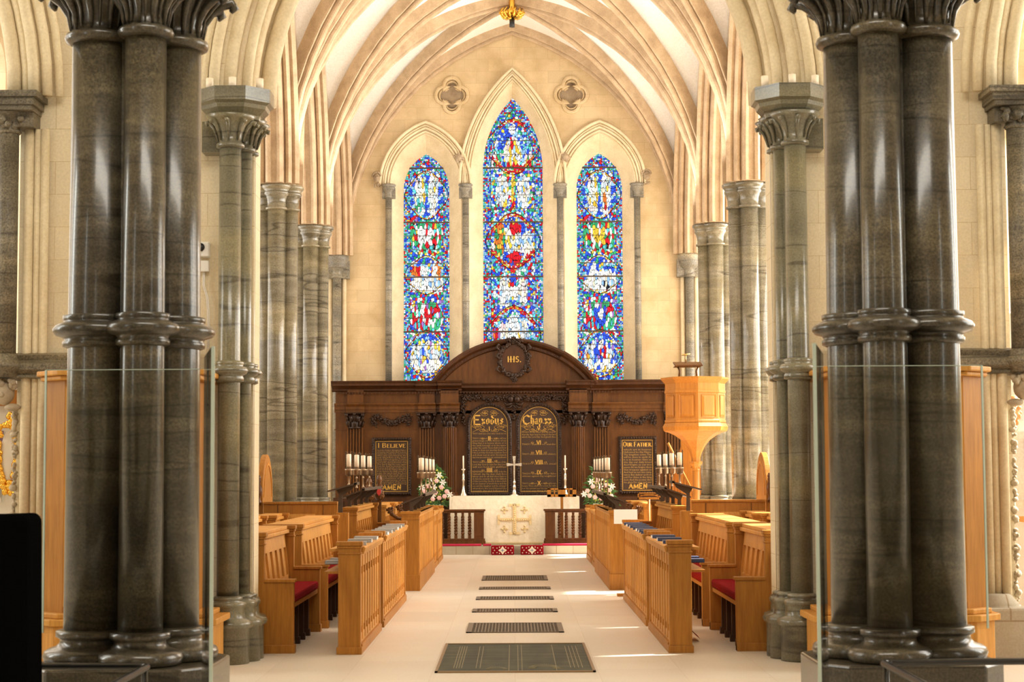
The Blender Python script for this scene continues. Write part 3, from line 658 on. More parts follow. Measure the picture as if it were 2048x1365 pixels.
# moulded orders of the great arch
def round_path(r, y, n=36, k=1.08): return [(-r * math.cos(PI * i / n), y, 4.57 + r * k * math.sin(PI * i / n)) for i in range(n + 1)]
for r, y, w in ((2.06, 15.0, .07), (2.20, 14.86, .07), (2.20, 14.70, .045), (2.34, 14.66, .06), (2.45, 14.56, .045), (2.53, 14.58, .03)):
    m_ = MB(); m_.tube(round_path(r, y), w, 10); m_.build('arch_order', 'arch_stone', ww)
m_ = MB()
m_.sweep(round_path(2.22, 14.86), (0, 1, 0), [(-.2, .34), (-.2, .12), (0, 0), (.2, -.13), (.24, -.13), (.24, .34)]); m_.build('arch_order_bed', 'arch_stone', ww)
for s in (-1, 1):
    # side arches: shafts, pale jamb mouldings, arch mouldings
    P_ = thing('jamb_shaft', ('left' if s < 0 else 'right') + ' weathered dark shaft with carved capital at the ' + ('left' if s < 0 else 'right') + ' edge, beside the side arch', 'column', (s * 4.1, 14.5, 0), 'jamb shafts of the side arches')
    x = s * 4.1
    m_ = MB(); m_.lathe([(.085, 2.46), (.085, 4.27)], x, 14.48, 24); m_.build('shaft', 'weathered_marble', P_)
    m_ = MB(); m_.lathe([(.09, 4.25), (.105, 4.27), (.09, 4.29), (.10, 4.34), (.15, 4.40), (.17, 4.42)], x, 14.48, 16); carve(m_, (x, 14.38, 4.36), .13, .05, .05, 30, .03, 5); m_.box(x - .2, x + .22, 14.4, 14.62, 4.30, 4.42)
    m_.box(x - .24, x + .25, 14.28, 14.62, 4.46, 4.52); m_.box(x - .27, x + .28, 14.25, 14.62, 4.52, 4.57); m_.box(x - .22, x + .23, 14.3, 14.62, 4.42, 4.46); m_.build('capital', 'weathered_marble', P_)
    m_ = MB(); m_.lathe([(.10, 2.27), (.10, 2.31), (.14, 2.33), (.16, 2.36), (.14, 2.39), (.11, 2.41), (.11, 2.44), (.09, 2.46)], x, 14.48, 24); m_.build('annulet', 'weathered_marble', P_)
    m_ = MB(); m_.ball((x + s * .01, 14.50, 2.15), .085, 14, 10, 1, 1, 1.2); m_.ball((x + s * .01, 14.42, 2.13), .025); carve(m_, (x + s * .01, 14.47, 2.22), .09, .03, .05, 26, .026, 8); m_.ball((x - s * .06, 14.50, 2.03), .045, 10, 6, 1.5, 1, .7); m_.build('carved_head', 'weathered_head_stone', P_)
    J = struct('trim_%d' % (2 if s < 0 else 3), ('left' if s < 0 else 'right') + ' pale moulded jamb and string course of the round wall', (s * 3.9, 14.5, 0))
    m_ = MB()
    for k, (dx, rr) in enumerate(((.155, .042), (.225, .026), (.285, .036))):
        m_.lathe([(rr, .46), (rr, 4.3)], s * (4.1 - dx), 14.54, 12)
    m_.build('jamb_moulding', 'arch_stone', J)
    m_ = MB(); m_.lathe([(.17, .38), (.17, .42), (.10, .5)], s * 3.86, 14.5, 16); m_.box(s * 4.08, s * 3.62, 14.28, 14.62, 0, .40); m_.build('jamb_plinth', 'grey_plinth_stone', J, bevel=.02)
    m_ = MB(); carve(m_, (s * 4.05, 14.62, 1.2), .012, .85, .02, 110, .020, 12); m_.build('foliate_strip', 'weathered_head_stone', J)
    m_ = MB(); sp = [(14.56, 2.25), (14.46, 2.27), (14.48, 2.30), (14.42, 2.33), (14.42, 2.38), (14.48, 2.41), (14.46, 2.45), (14.52, 2.47), (14.62, 2.47), (14.62, 2.25)]
    m_.prism(sp, 'x', s * 2.56, s * 4.2); m_.prism(sp, 'x', s * 7.1, s * 8.2); m_.build('string_course', 'weathered_marble', J)
    m_ = MB()
    for dr, yy, rr in ((0, 14.50, .06), (.10, 14.5, .04), (.17, 14.46, .05), (.27, 14.48, .045), (.36, 14.52, .035)):
        m_.tube([(s * x_, yy, z_) for x_, z_ in arch(1.58 + dr - .02, 4.57, 7.2 + dr * 1.3, 14, 5.62)], rr, 8)
    m_.build('side_arch_moulding', 'arch_stone', J)
    # responds of the great arch
    sd = 'left' if s < 0 else 'right'
    R_ = thing('arch_respond', sd + ' tall grey column with octagonal capital carrying the great arch', 'column', (s * 2.25, 14.45, 0), 'responds of the great arch')
    shf = [(2.265, 14.30, .088), (2.175, 14.50, .055), (2.165, 14.68, .048), (2.21, 14.90, .055)]
    for x_, y_, r__ in shf:
        m_ = MB(); m_.lathe([(r__, .50), (r__, 4.14)], s * x_, y_, 24); m_.build('shaft', 'respond_marble', R_)
        m_ = MB(); k = r__ / .088; m_.lathe([(r__ + .004, 2.21), (r__ + .03, 2.22), (r__ + .03, 2.25), (r__ + .02, 2.265), (r__ + .05, 2.28), (r__ + .065, 2.305), (r__ + .05, 2.33), (r__ + .02, 2.34), (r__ + .03, 2.355), (r__ + .03, 2.375), (r__, 2.385)], s * x_, y_, 24); m_.build('annulet', 'respond_marble', R_)
        m_ = MB(); m_.lathe([(r__ + .085, 0), (r__ + .085, .27), (r__ + .105, .28), (r__ + .115, .305), (r__ + .105, .33), (r__ + .06, .345), (r__ + .05, .36), (r__ + .045, .43), (r__ + .055, .44), (r__ + .06, .46), (r__ + .05, .475), (r__ + .02, .485), (r__ + .03, .50), (r__ + .03, .515), (r__, .53)], s * x_, y_, 28); m_.build('base', 'respond_marble', R_)
    cpx, cpy = s * 2.245, 14.42
    m_ = MB(); o8 = [(1, -.42), (1, .42), (.42, 1), (-.42, 1), (-1, .42), (-1, -.42), (-.42, -1), (.42, -1)]
    def ring8(w, z, dy=0): return [(cpx + a * w, cpy + b__ * w + dy, z) for a, b__ in o8]
    rings = [ring8(.20, 4.33), ring8(.21, 4.36), ring8(.255, 4.41), ring8(.265, 4.44), ring8(.295, 4.46), ring8(.295, 4.57)]
    vs = [p for r8 in rings for p in r8]; fs = []
    for i in range(len(rings) - 1):
        for k in range(8): k2 = (k + 1) % 8; fs.append((i * 8 + k, i * 8 + k2, i * 8 + 8 + k2, i * 8 + 8 + k))
    fs += [tuple(range(7, -1, -1)), tuple(range(40, 48))]; m_.add(vs, fs); m_.build('abacus', 'respond_marble', R_)
    m_ = MB()
    for x_, y_, r__ in shf[:3]:
        m_.lathe([(r__, 4.09), (r__ + .025, 4.10), (r__ + .025, 4.125), (r__ + .002, 4.135), (r__ + .01, 4.20), (r__ + .04, 4.27), (r__ + .09, 4.32), (r__ + .12, 4.35)], s * x_, y_, 24)
        for k in range(8):
            a = 2 * PI * k / 8; c_, s_ = math.cos(a), math.sin(a); X_ = s * x_
            m_.tube([(X_ + c_ * (r__ + .01), y_ + s_ * (r__ + .01), 4.15), (X_ + c_ * (r__ + .04), y_ + s_ * (r__ + .04), 4.25), (X_ + c_ * (r__ + .085), y_ + s_ * (r__ + .085), 4.31), (X_ + c_ * (r__ + .105), y_ + s_ * (r__ + .105), 4.30), (X_ + c_ * (r__ + .10), y_ + s_ * (r__ + .10), 4.275)], [.008, .016, .022, .02, .012], 6)
    m_.box(s * 2.30, s * 2.52, 14.44, 14.66, 4.09, 4.34); m_.build('capital_bell', 'respond_marble', R_)
    m_ = MB()
    m_.box(s * 2.12, s * 2.52, 14.64, 14.98, 0, 4.57); m_.build('jamb_core', 'round_stone', ww)
    for x_, y_ in ((s * 2.43, 14.18), (s * 2.24, 14.14), (s * 2.03, 14.2)):
        l_ = MB(); l_.lathe([(.03, 4.57), (.03, 4.655)], x_, y_ + .08, 12); tag(l_.build('uplight', 'wax'), sd + ' column capital lamp: small cream cylinder, ' + ('outermost' if abs(x_) > 2.4 else 'middle' if abs(x_) > 2.1 else 'innermost'), 'lamp', 'small lamps on the column capitals')
# small lamps on the choir pier capitals
for s in (-1, 1):
    for y, nm in ((30.7, 'farther'), (26.3, 'nearer')):
        for j, dx in enumerate((.22, .02)):
            L_ = thing('floodlight', '%s %s pier capital: tiny white floodlight, %s of its pair' % ('left' if s < 0 else 'right', nm, ('inner' if j == 0 else 'outer')), 'lamp', (s * (3.46 - dx), y - .25, 5.7), 'small lamps on the pier capitals')
            b_ = MB(); b_.lathe([(.028, 5.70), (.028, 5.73)], s * (3.46 - dx), y - .25, 10); b_.build('lamp_base', 'black_plastic', L_)
            b_ = MB(); b_.lathe([(.03, 5.73), (.03, 5.80)], s * (3.46 - dx), y - .25, 10); b_.build('lamp_head', 'white_paint', L_)

# ------------------------------------------------------------------ great front piers of the round
for s in (-1, 1):
    cx, cy = s * 2.128, 10.08; sd = 'left' if s < 0 else 'right'
    P_ = thing('clustered_column', sd + ' huge polished dark marble column of four clustered shafts in the foreground', 'column', (cx, cy, 0), 'dark marble columns of the round')
    big = [(-.19, -.075, .163), (.19, .075, .163)]; sm_ = [(.095, -.235, .118), (-.095, .235, .118)]
    allsh = [(cx - s * dx, cy + dy, r) for dx, dy, r in big + sm_]
    for a, b_, r in allsh:
        m_ = MB(); m_.lathe([(r * 1.03, .60), (r, 2.2), (r, 2.4), (r * .965, 3.93)], a, b_, 48); m_.build('shaft', 'dark_marble', P_)
        m_ = MB(); q = 1.0
        m_.lathe([(r + .005, 2.19), (r + .028, 2.20), (r + .03, 2.225), (r + .018, 2.235), (r + .03, 2.25), (r + .068, 2.262), (r + .082, 2.28), (r + .084, 2.295), (r + .07, 2.315), (r + .035, 2.33), (r + .02, 2.337), (r + .028, 2.345), (r + .03, 2.37), (r, 2.375)], a, b_, 48); m_.build('annulet', 'dark_marble', P_)
        m_ = MB()
        m_.lathe([(r + .085, .46), (r + .105, .47), (r + .115, .50), (r + .105, .525), (r + .08, .54), (r + .045, .55), (r + .025, .57), (r + .02, .59), (r + .035, .60), (r + .045, .605), (r + .045, .635), (r + .03, .64), (r + .005, .645)], a, b_, 48); m_.build('base', 'dark_marble', P_)
        m_ = MB()
        m_.lathe([(r, 3.90), (r + .03, 3.915), (r + .038, 3.935), (r + .03, 3.955), (r, 3.965), (r, 4.03), (r + .02, 4.10), (r + .06, 4.16), (r + .13, 4.22), (r + .16, 4.30)], a, b_, 48)
        for k in range(10):
            an = 2 * PI * k / 10 + .2; c_, s_ = math.cos(an), math.sin(an)
            def q_(o_, z_, da=0.0): return (a + math.cos(an + da) * (r + o_), b_ + math.sin(an + da) * (r + o_), z_)
            m_.tube([q_(.0, 3.97), q_(.012, 4.06), q_(.05, 4.13), q_(.11, 4.18), q_(.165, 4.20), q_(.18, 4.17), q_(.16, 4.145)], [.01, .018, .024, .028, .034, .03, .012], 8)
            m_.tube([q_(.004, 3.98, .28), q_(.02, 4.08, .30), q_(.07, 4.15, .32), q_(.12, 4.19, .3)], [.006, .01, .012, .01], 6)
        m_.build('capital', 'dark_marble', P_)
    m_ = MB(); m_.lathe([(.17, .46), (.17, 4.3)], cx, cy, 12); m_.build('core', 'dark_marble', P_)
    m_ = MB(); m_.lathe([(.50, 4.28), (.56, 4.36), (.56, 4.5)], cx, cy, 8, PI / 8, False); m_.build('abacus', 'dark_marble', P_)
    m_ = MB(); pts = [(cx - .36, cy - .48), (cx + .36, cy - .48), (cx + .50, cy - .30), (cx + .50, cy + .3), (cx + .36, cy + .48), (cx - .36, cy + .48), (cx - .50, cy + .3), (cx - .50, cy - .30)]
    m_.prism(pts, 'z', 0, .46); m_.build('plinth', 'dark_marble', P_, bevel=.012)
    # glass draught screens
    G_ = thing('glass_screen', sd + ' clear glass screen standing across the front of the dark column', 'screen', (s * 2.03, 9.62, .655), 'frameless glass screens')
    m_ = MB(); m_.box(s * 1.68, s * 2.50, 9.612, 9.62, .655, 2.05); m_.build('pane', 'thin_glass', G_)
    m_ = MB(); m_.box(s * 2.498, s * 2.508, 9.610, 9.622, .655, 2.05); m_.box(s * 1.68, s * 2.50, 9.612, 9.62, 2.048, 2.052); m_.build('polished_edge', 'glass_edge', G_)
    G_ = thing('glass_screen', sd + ' clear glass fin beside the dark column, towards the aisle', 'screen', (s * 1.34, 8.2, 0), 'frameless glass screens')
    nx, fx = 1.31, 1.47
    m_ = MB(); m_.prism([(s * nx, 7.86), (s * (nx + .012), 7.86), (s * (fx + .012), 8.6), (s * fx, 8.6)], 'z', 0, 2.05); m_.build('pane', 'thin_glass', G_)
    m_ = MB(); m_.box(s * (nx - .003), s * (nx + .012), 7.85, 7.86, 0, 2.05); m_.build('polished_edge', 'glass_edge', G_)
    m_ = MB()
    for z in (.5, 1.0, 1.6, 1.95): m_.lathe([(.008, z), (.008, z + .012)], s * (nx + .02), 7.95, 8)
    m_.build('fixing_bolt', 'silver', G_)
    # barrier rail
    B_ = thing('barrier_rail', sd + ' low dark metal barrier rail with a corner, nearest the camera', 'barrier', (s * 1.78, 8.8, 0), 'low metal barriers')
    hz = .565
    m_ = MB(); m_.tube([(s * 1.76, 4.2, hz), (s * 1.765, 6.5, hz), (s * 1.775, 8.76, hz), (s * 1.79, 8.79, hz), (s * 1.82, 8.8, hz), (s * 3.2, 8.85, hz), (s * 5.2, 8.9, hz)], .017, 12); m_.build('handrail', 'rail_metal', B_)
    for px_, py_ in ((1.79, 8.78), (4.6, 8.88), (1.765, 6.0)):
        m_ = MB(); m_.lathe([(.05, 0), (.05, .012), (.016, .02), (.016, hz)], s * px_, py_, 14); m_.build('post', 'rail_metal', B_)
    # oak lining beside the arch wall
    K_ = thing('oak_cupboard', sd + ' tall oak cupboard with curved cornice behind the dark column', 'cupboard', (s * 2.95, 13.9, 0), 'tall oak cupboards')
    m_ = MB(); m_.prism([(s * 2.42, 14.05), (s * 2.42, 13.62), (s * 3.40, 13.62), (s * 3.58, 13.78), (s * 3.58, 14.25)], 'z', .44, 2.20); m_.build('body', 'oak', K_)
    m_ = MB(); m_.prism([(s * 2.36, 14.55), (s * 2.36, 13.56), (s * 3.42, 13.56), (s * 3.62, 13.75), (s * 3.62, 14.55)], 'z', 2.20, 2.235); m_.prism([(s * 2.33, 14.55), (s * 2.33, 13.53), (s * 3.44, 13.53), (s * 3.65, 13.74), (s * 3.65, 14.55)], 'z', 2.235, 2.275); m_.build('cornice', 'oak_pale', K_, bevel=.01)
    m_ = MB(); m_.prism([(s * 2.26, 14.08), (s * 2.26, 13.52), (s * 3.44, 13.52), (s * 3.62, 13.70), (s * 3.62, 14.25)], 'z', 0, .36); m_.prism([(s * 2.22, 14.15), (s * 2.22, 13.48), (s * 3.46, 13.48), (s * 3.66, 13.68), (s * 3.66, 14.25)], 'z', .36, .41); m_.prism([(s * 2.3, 14.15), (s * 2.3, 13.54), (s * 3.42, 13.54), (s * 3.6, 13.7), (s * 3.6, 14.25)], 'z', .41, .45); m_.build('base', 'oak_pale', K_, bevel=.008)
    for x_ in (2.47, 2.62, 3.2, 3.34):
        m_ = MB(); m_.box(s * x_, s * (x_ + .05), 13.595, 13.62, .5, 2.15); m_.build('stile', 'oak_pale', K_)

# camera and junction box on the left wall
cc = thing('security_camera', 'small white square camera with black lens on pale wall', 'camera', (-2.50, 14.6, 3.3))
m_ = MB(); m_.box(-2.575, -2.475, 14.53, 14.62, 3.25, 3.37); m_.build('housing', 'white_paint', cc, bevel=.008)
m_ = MB(); m_.tube([(-2.54, 14.54, 3.325), (-2.54, 14.515, 3.325)], .034, 20); m_.build('lens', 'black_plastic', cc)
jb = thing('junction_box', 'small white junction box with cables hanging below the camera', 'box', (-2.51, 14.6, 3.15))
m_ = MB(); m_.box(-2.56, -2.48, 14.56, 14.62, 3.13, 3.22); m_.build('housing', 'white_paint', jb, bevel=.005)
for d in (0, .012):
    m_ = MB(); m_.tube([(-2.53 + d, 14.60, 3.13), (-2.53 + d, 14.60, 3.02), (-2.50 + d, 14.60, 2.92), (-2.49 + d, 14.60, 2.8), (-2.49 + d, 14.60, 2.5)], .004, 6); m_.build('cable', 'paper', jb)
# draped board
d_ = MB(); out = [(-2.9, 0), (-2.9, 1.30)] + [(-2.19 + .04 * math.sin(a), 1.28 + .04 * math.cos(a)) for a in [PI / 2 * i / 5 for i in range(6)]] + [(-2.13, 0)]
d_.prism(out, 'y', 8.0, 8.25); tag(d_.build('draped_board', 'black_cloth', bevel=.03), 'board draped in black cloth at the left edge of the foreground', 'board')
bx_ = MB(); bx_.tube([(-2.30, 8.1, 1.315), (-2.22, 8.12, 1.33), (-2.16, 8.1, 1.318)], .018, 8); 
bag = MB()
for k in range(4): bag.box(-4.14 + .015 * k, -3.98 - .01 * k, 14.3, 14.42, 1.10 + .02 * k, 1.118 + .02 * k)
# exhibition seen through side arches
ex = thing('exhibition_board', 'pale exhibition board seen through the left side arch', 'board', (-5.2, 17.4, 0))
m_ = MB(); m_.box(-6.6, -4.5, 17.41, 17.5, 0, 2.6); m_.build('panel', 'white_paint', ex); m_ = MB(); m_.box(-6.6, -4.5, 17.3, 17.5, 2.15, 2.3); m_.build('top_beam', 'oak', ex)
po = thing('poster', 'purple poster with old photographs on the left exhibition board', 'poster', (-5.0, 17.38, 1.7)); m_ = MB(); m_.box(-5.4, -4.93, 17.385, 17.40, 1.60, 1.91); m_.build('sheet', 'purple_poster', po)
m_ = MB(); m_.box(-5.12, -4.95, 17.375, 17.385, 1.68, 1.80); m_.build('photograph', 'paper', po)
po = thing('poster', 'white poster with small photographs below the purple one', 'poster', (-5.0, 17.38, 1.2)); m_ = MB(); m_.box(-5.4, -4.945, 17.385, 17.40, 1.22, 1.52); m_.build('sheet', 'paper', po)
m_ = MB(); m_.box(-5.04, -4.97, 17.375, 17.385, 1.42, 1.48); m_.box(-5.0, -4.95, 17.375, 17.385, 1.27, 1.36); m_.build('photograph', 'poster_ink', po)
go = thing('gilded_cartouche', 'gilded oval carved cartouche seen through the left side arch', 'ornament', (-4.83, 17.2, 1.6))
m_ = MB(); r_ = random.Random(9)
for k in range(90):
    a = r_.uniform(0, 2 * PI); rr = r_.uniform(.75, 1.05); m_.ball((-4.83 + .10 * rr * math.cos(a), 17.2, 1.68 + .37 * rr * math.sin(a)), r_.uniform(.02, .038), 7, 5)
m_.build('gilded_wreath', 'gilt', go)
m_ = MB(); m_.ball((-4.83, 17.24, 1.62), .09, 16, 10, 1, .4, 3.2); m_.build('shield', 'paper', go)
mn = thing('wall_monument', 'cream marble monument with painted cherub, seen through the right side arch', 'monument', (5.0, 17.3, 0))
m_ = MB(); m_.box(4.55, 6.6, 17.42, 17.5, 0, 3.0); m_.build('backing', 'white_paint', mn)
m_ = MB(); m_.box(4.7, 4.86, 17.2, 17.42, 1.2, 1.85); m_.box(4.66, 5.3, 17.15, 17.42, 1.12, 1.2); m_.box(4.68, 4.9, 17.18, 17.42, 1.85, 1.95); m_.box(4.66, 5.3, 17.15, 17.42, 1.78, 1.85); m_.build('pilaster', 'vault_plaster', mn)
m_ = MB(); m_.ball((4.78, 17.22, 2.02), .07, 10, 8, .9, 1, 1.5); m_.ball((4.78, 17.2, 2.15), .05, 10, 8); carve(m_, (4.78, 17.2, 2.05), .05, .12, .03, 20, .025, 4); carve(m_, (4.76, 17.2, 1.9), .08, .03, .03, 16, .022, 5); m_.build('cherub', 'cherub_paint', mn)
po = thing('poster', 'purple and white poster at the right edge, beside the monument', 'poster', (5.1, 17.1, 1.6)); m_ = MB(); m_.box(4.90, 5.3, 17.1, 17.12, 1.55, 1.95); m_.build('sheet', 'purple_poster', po); m_ = MB(); m_.box(4.93, 5.3, 17.09, 17.1, 1.6, 1.82); m_.box(4.92, 5.3, 17.1, 17.12, 1.15, 1.5); m_.build('photograph', 'paper', po)
tb = thing('side_table', 'pale wooden table at the right edge below the monument', 'table', (5.1, 16.6, 0))
m_ = MB(); m_.box(4.72, 5.8, 16.4, 17.0, 1.0, 1.05); m_.build('tabletop', 'oak_pale', tb)
for x_ in (4.76, 5.6): m_ = MB(); m_.box(x_, x_ + .09, 16.42, 16.9, 0, 1.0); m_.build('leg', 'oak_pale', tb)

# ------------------------------------------------------------------ reredos
RD = thing('reredos', 'dark carved oak altar screen with gilded text tablets and curved pediment', 'altar screen', (0, 34.7, .15))
YR = 34.62
mb = MB(); mb.box(-3.43, 3.43, YR, 34.97, .15, 2.66); mb.box(-1.5, 1.5, YR - .0, 34.97, 2.6, 3.1); mb.box(-3.43, 3.43, YR + .02, 34.97, 2.6, 3.1); mb.build('back_panel', 'mid_dark_oak', RD)
mb = MB(); mb.box(-3.43, 3.43, YR - .10, YR, .15, .30); mb.box(-3.43, 3.43, YR - .06, YR, .30, .92); mb.box(-3.46, 3.46, YR - .12, YR, .92, 1.0); mb.build('dado', 'dark_oak', RD)
def cornice(mb, x0, x1, y, z, k=1.0):
    pr = [(y, z), (y - .03 * k, z + .02), (y - .03 * k, z + .05), (y - .09 * k, z + .09), (y - .17 * k, z + .11), (y - .17 * k, z + .15), (y - .20 * k, z + .18), (y - .21 * k, z + .20), (y + .12, z + .20), (y + .12, z)]
    mb.prism(pr, 'x', x0, x1)
def architrave(mb, x0, x1, y, z):
    mb.prism([(y, z), (y - .02, z), (y - .02, z + .05), (y - .035, z + .055), (y - .035, z + .11), (y - .05, z + .13), (y - .07, z + .155), (y - .07, z + .175), (y, z + .18)], 'x', x0, x1)
mb = MB(); cornice(mb, -3.50, -1.0, YR - .02, 3.03); cornice(mb, 1.0, 3.50, YR - .02, 3.03); cornice(mb, -1.2, 1.2, YR, 2.98)
for x0, x1 in ((-1.46, -1.0), (1.0, 1.46), (-1.88, -1.47), (1.47, 1.88)): cornice(mb, x0, x1, YR - .16 if abs(x0 + x1) < 2.6 else YR - .08, 3.02)
mb.build('cornice', 'dark_oak', RD)
mb = MB()
for i in range(118): x = -3.4 + i * .0578; yy = YR - .07 - (.10 if 1.0 < abs(x) < 1.46 else 0); mb.box(x, x + .03, yy - .03, yy, 2.985, 3.022)
mb.build('dentil_trim', 'dark_oak', RD)
mb = MB(); architrave(mb, -3.45, -1.0, YR, 2.63); architrave(mb, 1.0, 3.45, YR, 2.63)
for a, b_, d in ((-3.22, -2.87, .07), (2.87, 3.22, .07), (-1.84, -1.50, .07), (1.50, 1.84, .07), (-1.42, -1.04, .20), (1.04, 1.42, .20)):
    architrave(mb, a, b_, YR - d, 2.63); mb.box(a, b_, YR - d, YR, 2.63, 2.81); mb.box(a + .02, b_ - .02, YR - d + .01, YR, 2.81, 3.06)
mb.box(-3.45, -1.0, YR - .012, YR, 2.295, 2.315); mb.box(1.0, 3.45, YR - .012, YR, 2.295, 2.315)
mb.build('entablature', 'mid_dark_oak', RD)
# pilasters and columns
def fluted(mb, x0, x1, y, z0, z1, n=5):
    w = (x1 - x0) / n; mb.box(x0, x1, y + .045, YR, z0, z1)
    for i in range(n + 1): c_ = x0 + i * w; mb.box(c_ - w * .22, c_ + w * .28, y, y + .05, z0, z1)
def acanthus(mb, cx, y, z0, z1, r, seed):
    r_ = random.Random(seed); h = z1 - z0
    mb.lathe([(r * .9, z0), (r * 1.0, z0 + h * .06), (r * .9, z0 + h * .1), (r * .95, z0 + h * .6), (r * 1.15, z0 + h * .88)], cx, y, 16)
    for row, (zz, rr, n) in enumerate(((z0 + h * .12, r * .98, 8), (z0 + h * .42, r * 1.0, 8))):
        for k in range(n):
            a = 2 * PI * (k + row * .5) / n; c_, s_ = math.cos(a), math.sin(a)
            mb.tube([(cx + c_ * rr, y + s_ * rr, zz), (cx + c_ * rr * 1.08, y + s_ * rr * 1.08, zz + h * .2), (cx + c_ * rr * 1.3, y + s_ * rr * 1.3, zz + h * .34), (cx + c_ * rr * 1.36, y + s_ * rr * 1.36, zz + h * .27)], [r * .18, r * .22, r * .16, r * .10], 6)
    for sx in (-1, 1):
        for sy in (-1, 1): mb.ball((cx + sx * r * 1.15, y + sy * r * 1.0, z0 + h * .85), r * .30, 8, 6)
    mb.ball((cx, y - r * 1.25, z0 + h * .9), r * .22, 8, 6)
    mb.box(cx - r * 1.45, cx + r * 1.45, y - r * 1.3, min(YR, y + r * 1.3), z1 - h * .08, z1)
for s in (-1, 1):
    for a, b_ in ((-3.19, -2.91), (-1.80, -1.545)):
        if s > 0: a, b_ = -b_, -a
        q = MB(); fluted(q, a, b_, YR - .09, 1.08, 2.33); q.box(a - .03, b_ + .03, YR - .10, YR, 1.0, 1.05); q.box(a - .015, b_ + .015, YR - .085, YR, 1.05, 1.08)
        p = q.build('pilaster', 'mid_dark_oak', RD); q = MB(); acanthus(q, (a + b_) / 2, YR - .04, 2.32, 2.63, .135, 3); q.build('capital', 'carved_oak', p)
        q = MB(); q.box(a - .05, b_ + .05, YR - .14, YR, .15, 1.0); q.build('pedestal', 'dark_oak', p)
    cx = s * 1.228; q = MB(); n = 20; vs = []
    for k in range(n * 4):
        a = 2 * PI * k / (n * 4); rr = .128 if k % 4 in (0, 3) else .108
        vs.append((cx + rr * math.cos(a), YR - .15 + rr * math.sin(a)))
    q.prism(vs, 'z', 1.10, 2.33); p = q.build('column_shaft', 'mid_dark_oak', RD)
    q = MB(); q.lathe(base_prof(.12, 1.0, .55), cx, YR - .15, 24); q.build('column_base', 'mid_dark_oak', p)
    q = MB(); acanthus(q, cx, YR - .15, 2.32, 2.63, .125, 4); q.build('capital', 'carved_oak', p)
    q = MB(); q.box(cx - .19, cx + .19, YR - .34, YR, .15, .95); q.box(cx - .21, cx + .21, YR - .36, YR, .95, 1.0); q.build('pedestal', 'dark_oak', p)
# curved pediment
RO, ZC0 = 1.957, 2.085
def arc_p(R, h0, h1, n=30, x0=-1, x1=1):
    a0 = math.asin(h0 / R); a1 = math.asin(h1 / R); return [(R * math.sin(a0 + (a1 - a0) * i / n), ZC0 + R * math.cos(a0 + (a1 - a0) * i / n)) for i in range(n + 1)]
q = MB(); inn = arc_p(1.80, -1.42, 1.42); q.prism(inn + [(1.42, 3.15), (-1.42, 3.15)], 'y', YR - .02, YR + .2); q.build('tympanum', 'mid_dark_oak', RD)
q = MB(); q.sweep([(x, YR - .05, z) for x, z in arc_p(1.88, -1.53, 1.53)], (0, 1, 0), [(.25, -.12), (.03, -.12), (-.02, -.10), (-.02, -.05), (-.09, -.01), (-.12, .03), (-.12, .07), (.25, .08)]); q.build('curved_cornice', 'dark_oak', RD)
q = MB(); q.sweep([(x, YR - .05, z) for x, z in arc_p(1.885, .93, 1.56, 12)], (0, 1, 0), [(.25, -.12), (-.10, -.12), (-.14, -.10), (-.14, -.05), (-.21, -.01), (-.24, .03), (-.24, .07), (.25, .08)]); q.build('curved_cornice', 'dark_oak', RD)
q = MB()
for i in range(52):
    a = -.80 + 1.6 * i / 51; R_ = 1.80; q.ball((R_ * math.sin(a), YR - .13, ZC0 + R_ * math.cos(a)), .014, 6, 4)
q.build('bead_band', 'dark_oak', RD)
def garland(q, pts, r, n, seed):
    r_ = random.Random(seed); N = len(pts) - 1
    for i in range(n):
        t_ = r_.random() * N; k = min(int(t_), N - 1); f_ = t_ - k; p = [pts[k][j] * (1 - f_) + pts[k + 1][j] * f_ for j in range(3)]
        a = r_.uniform(0, 2 * PI); rr = r * r_.random()
        if r_.random() < .35:
            e = (p[0] + math.cos(a) * r * 1.7, p[1] - .02, p[2] + math.sin(a) * r * 1.5); q.tube([tuple(p), ((p[0] + e[0]) / 2, p[1] - .03, (p[2] + e[2]) / 2), e], [.008, .018, .004], 5)
        else: q.ball((p[0] + math.cos(a) * rr, p[1] - r_.random() * .04, p[2] + math.sin(a) * rr), r * r_.uniform(.28, .55), 7, 5)
q = MB(); yy = YR - .05
for s in (-1, 1):
    garland(q, [(s * .16, yy, 2.90), (s * .45, yy, 2.87), (s * .75, yy, 2.90), (s * .97, yy, 2.90)], .055, 130, 5 + s)
    garland(q, [(s * .97, yy, 2.90), (s * .97, yy, 2.62), (s * .96, yy, 2.40)], .05, 70, 15 + s)
garland(q, [(0, yy, 2.72), (0, yy, 2.50)], .04, 34, 33)
q.build('festoon', 'carved_oak', RD)
q = MB()
for s in (-1, 1):
    q.ball((s * .062, YR - .10, 2.87), .062, 12, 9, 1, 1, 1.15); q.ball((s * .062, YR - .16, 2.865), .012)
    for k in range(16): a = PI * k / 15; q.ball((s * .062 + .06 * math.cos(a), YR - .09, 2.89 + .055 * math.sin(a)), .02, 6, 4)
    q.tube([(s * .02, YR - .06, 2.80), (s * .14, YR - .08, 2.76), (s * .20, YR - .06, 2.84)], [.03, .035, .01], 8); q.tube([(s * .02, YR - .06, 2.77), (s * .1, YR - .08, 2.70), (s * .16, YR - .06, 2.74)], [.02, .025, .008], 8)
q.build('cherub_heads', 'carved_oak', RD)
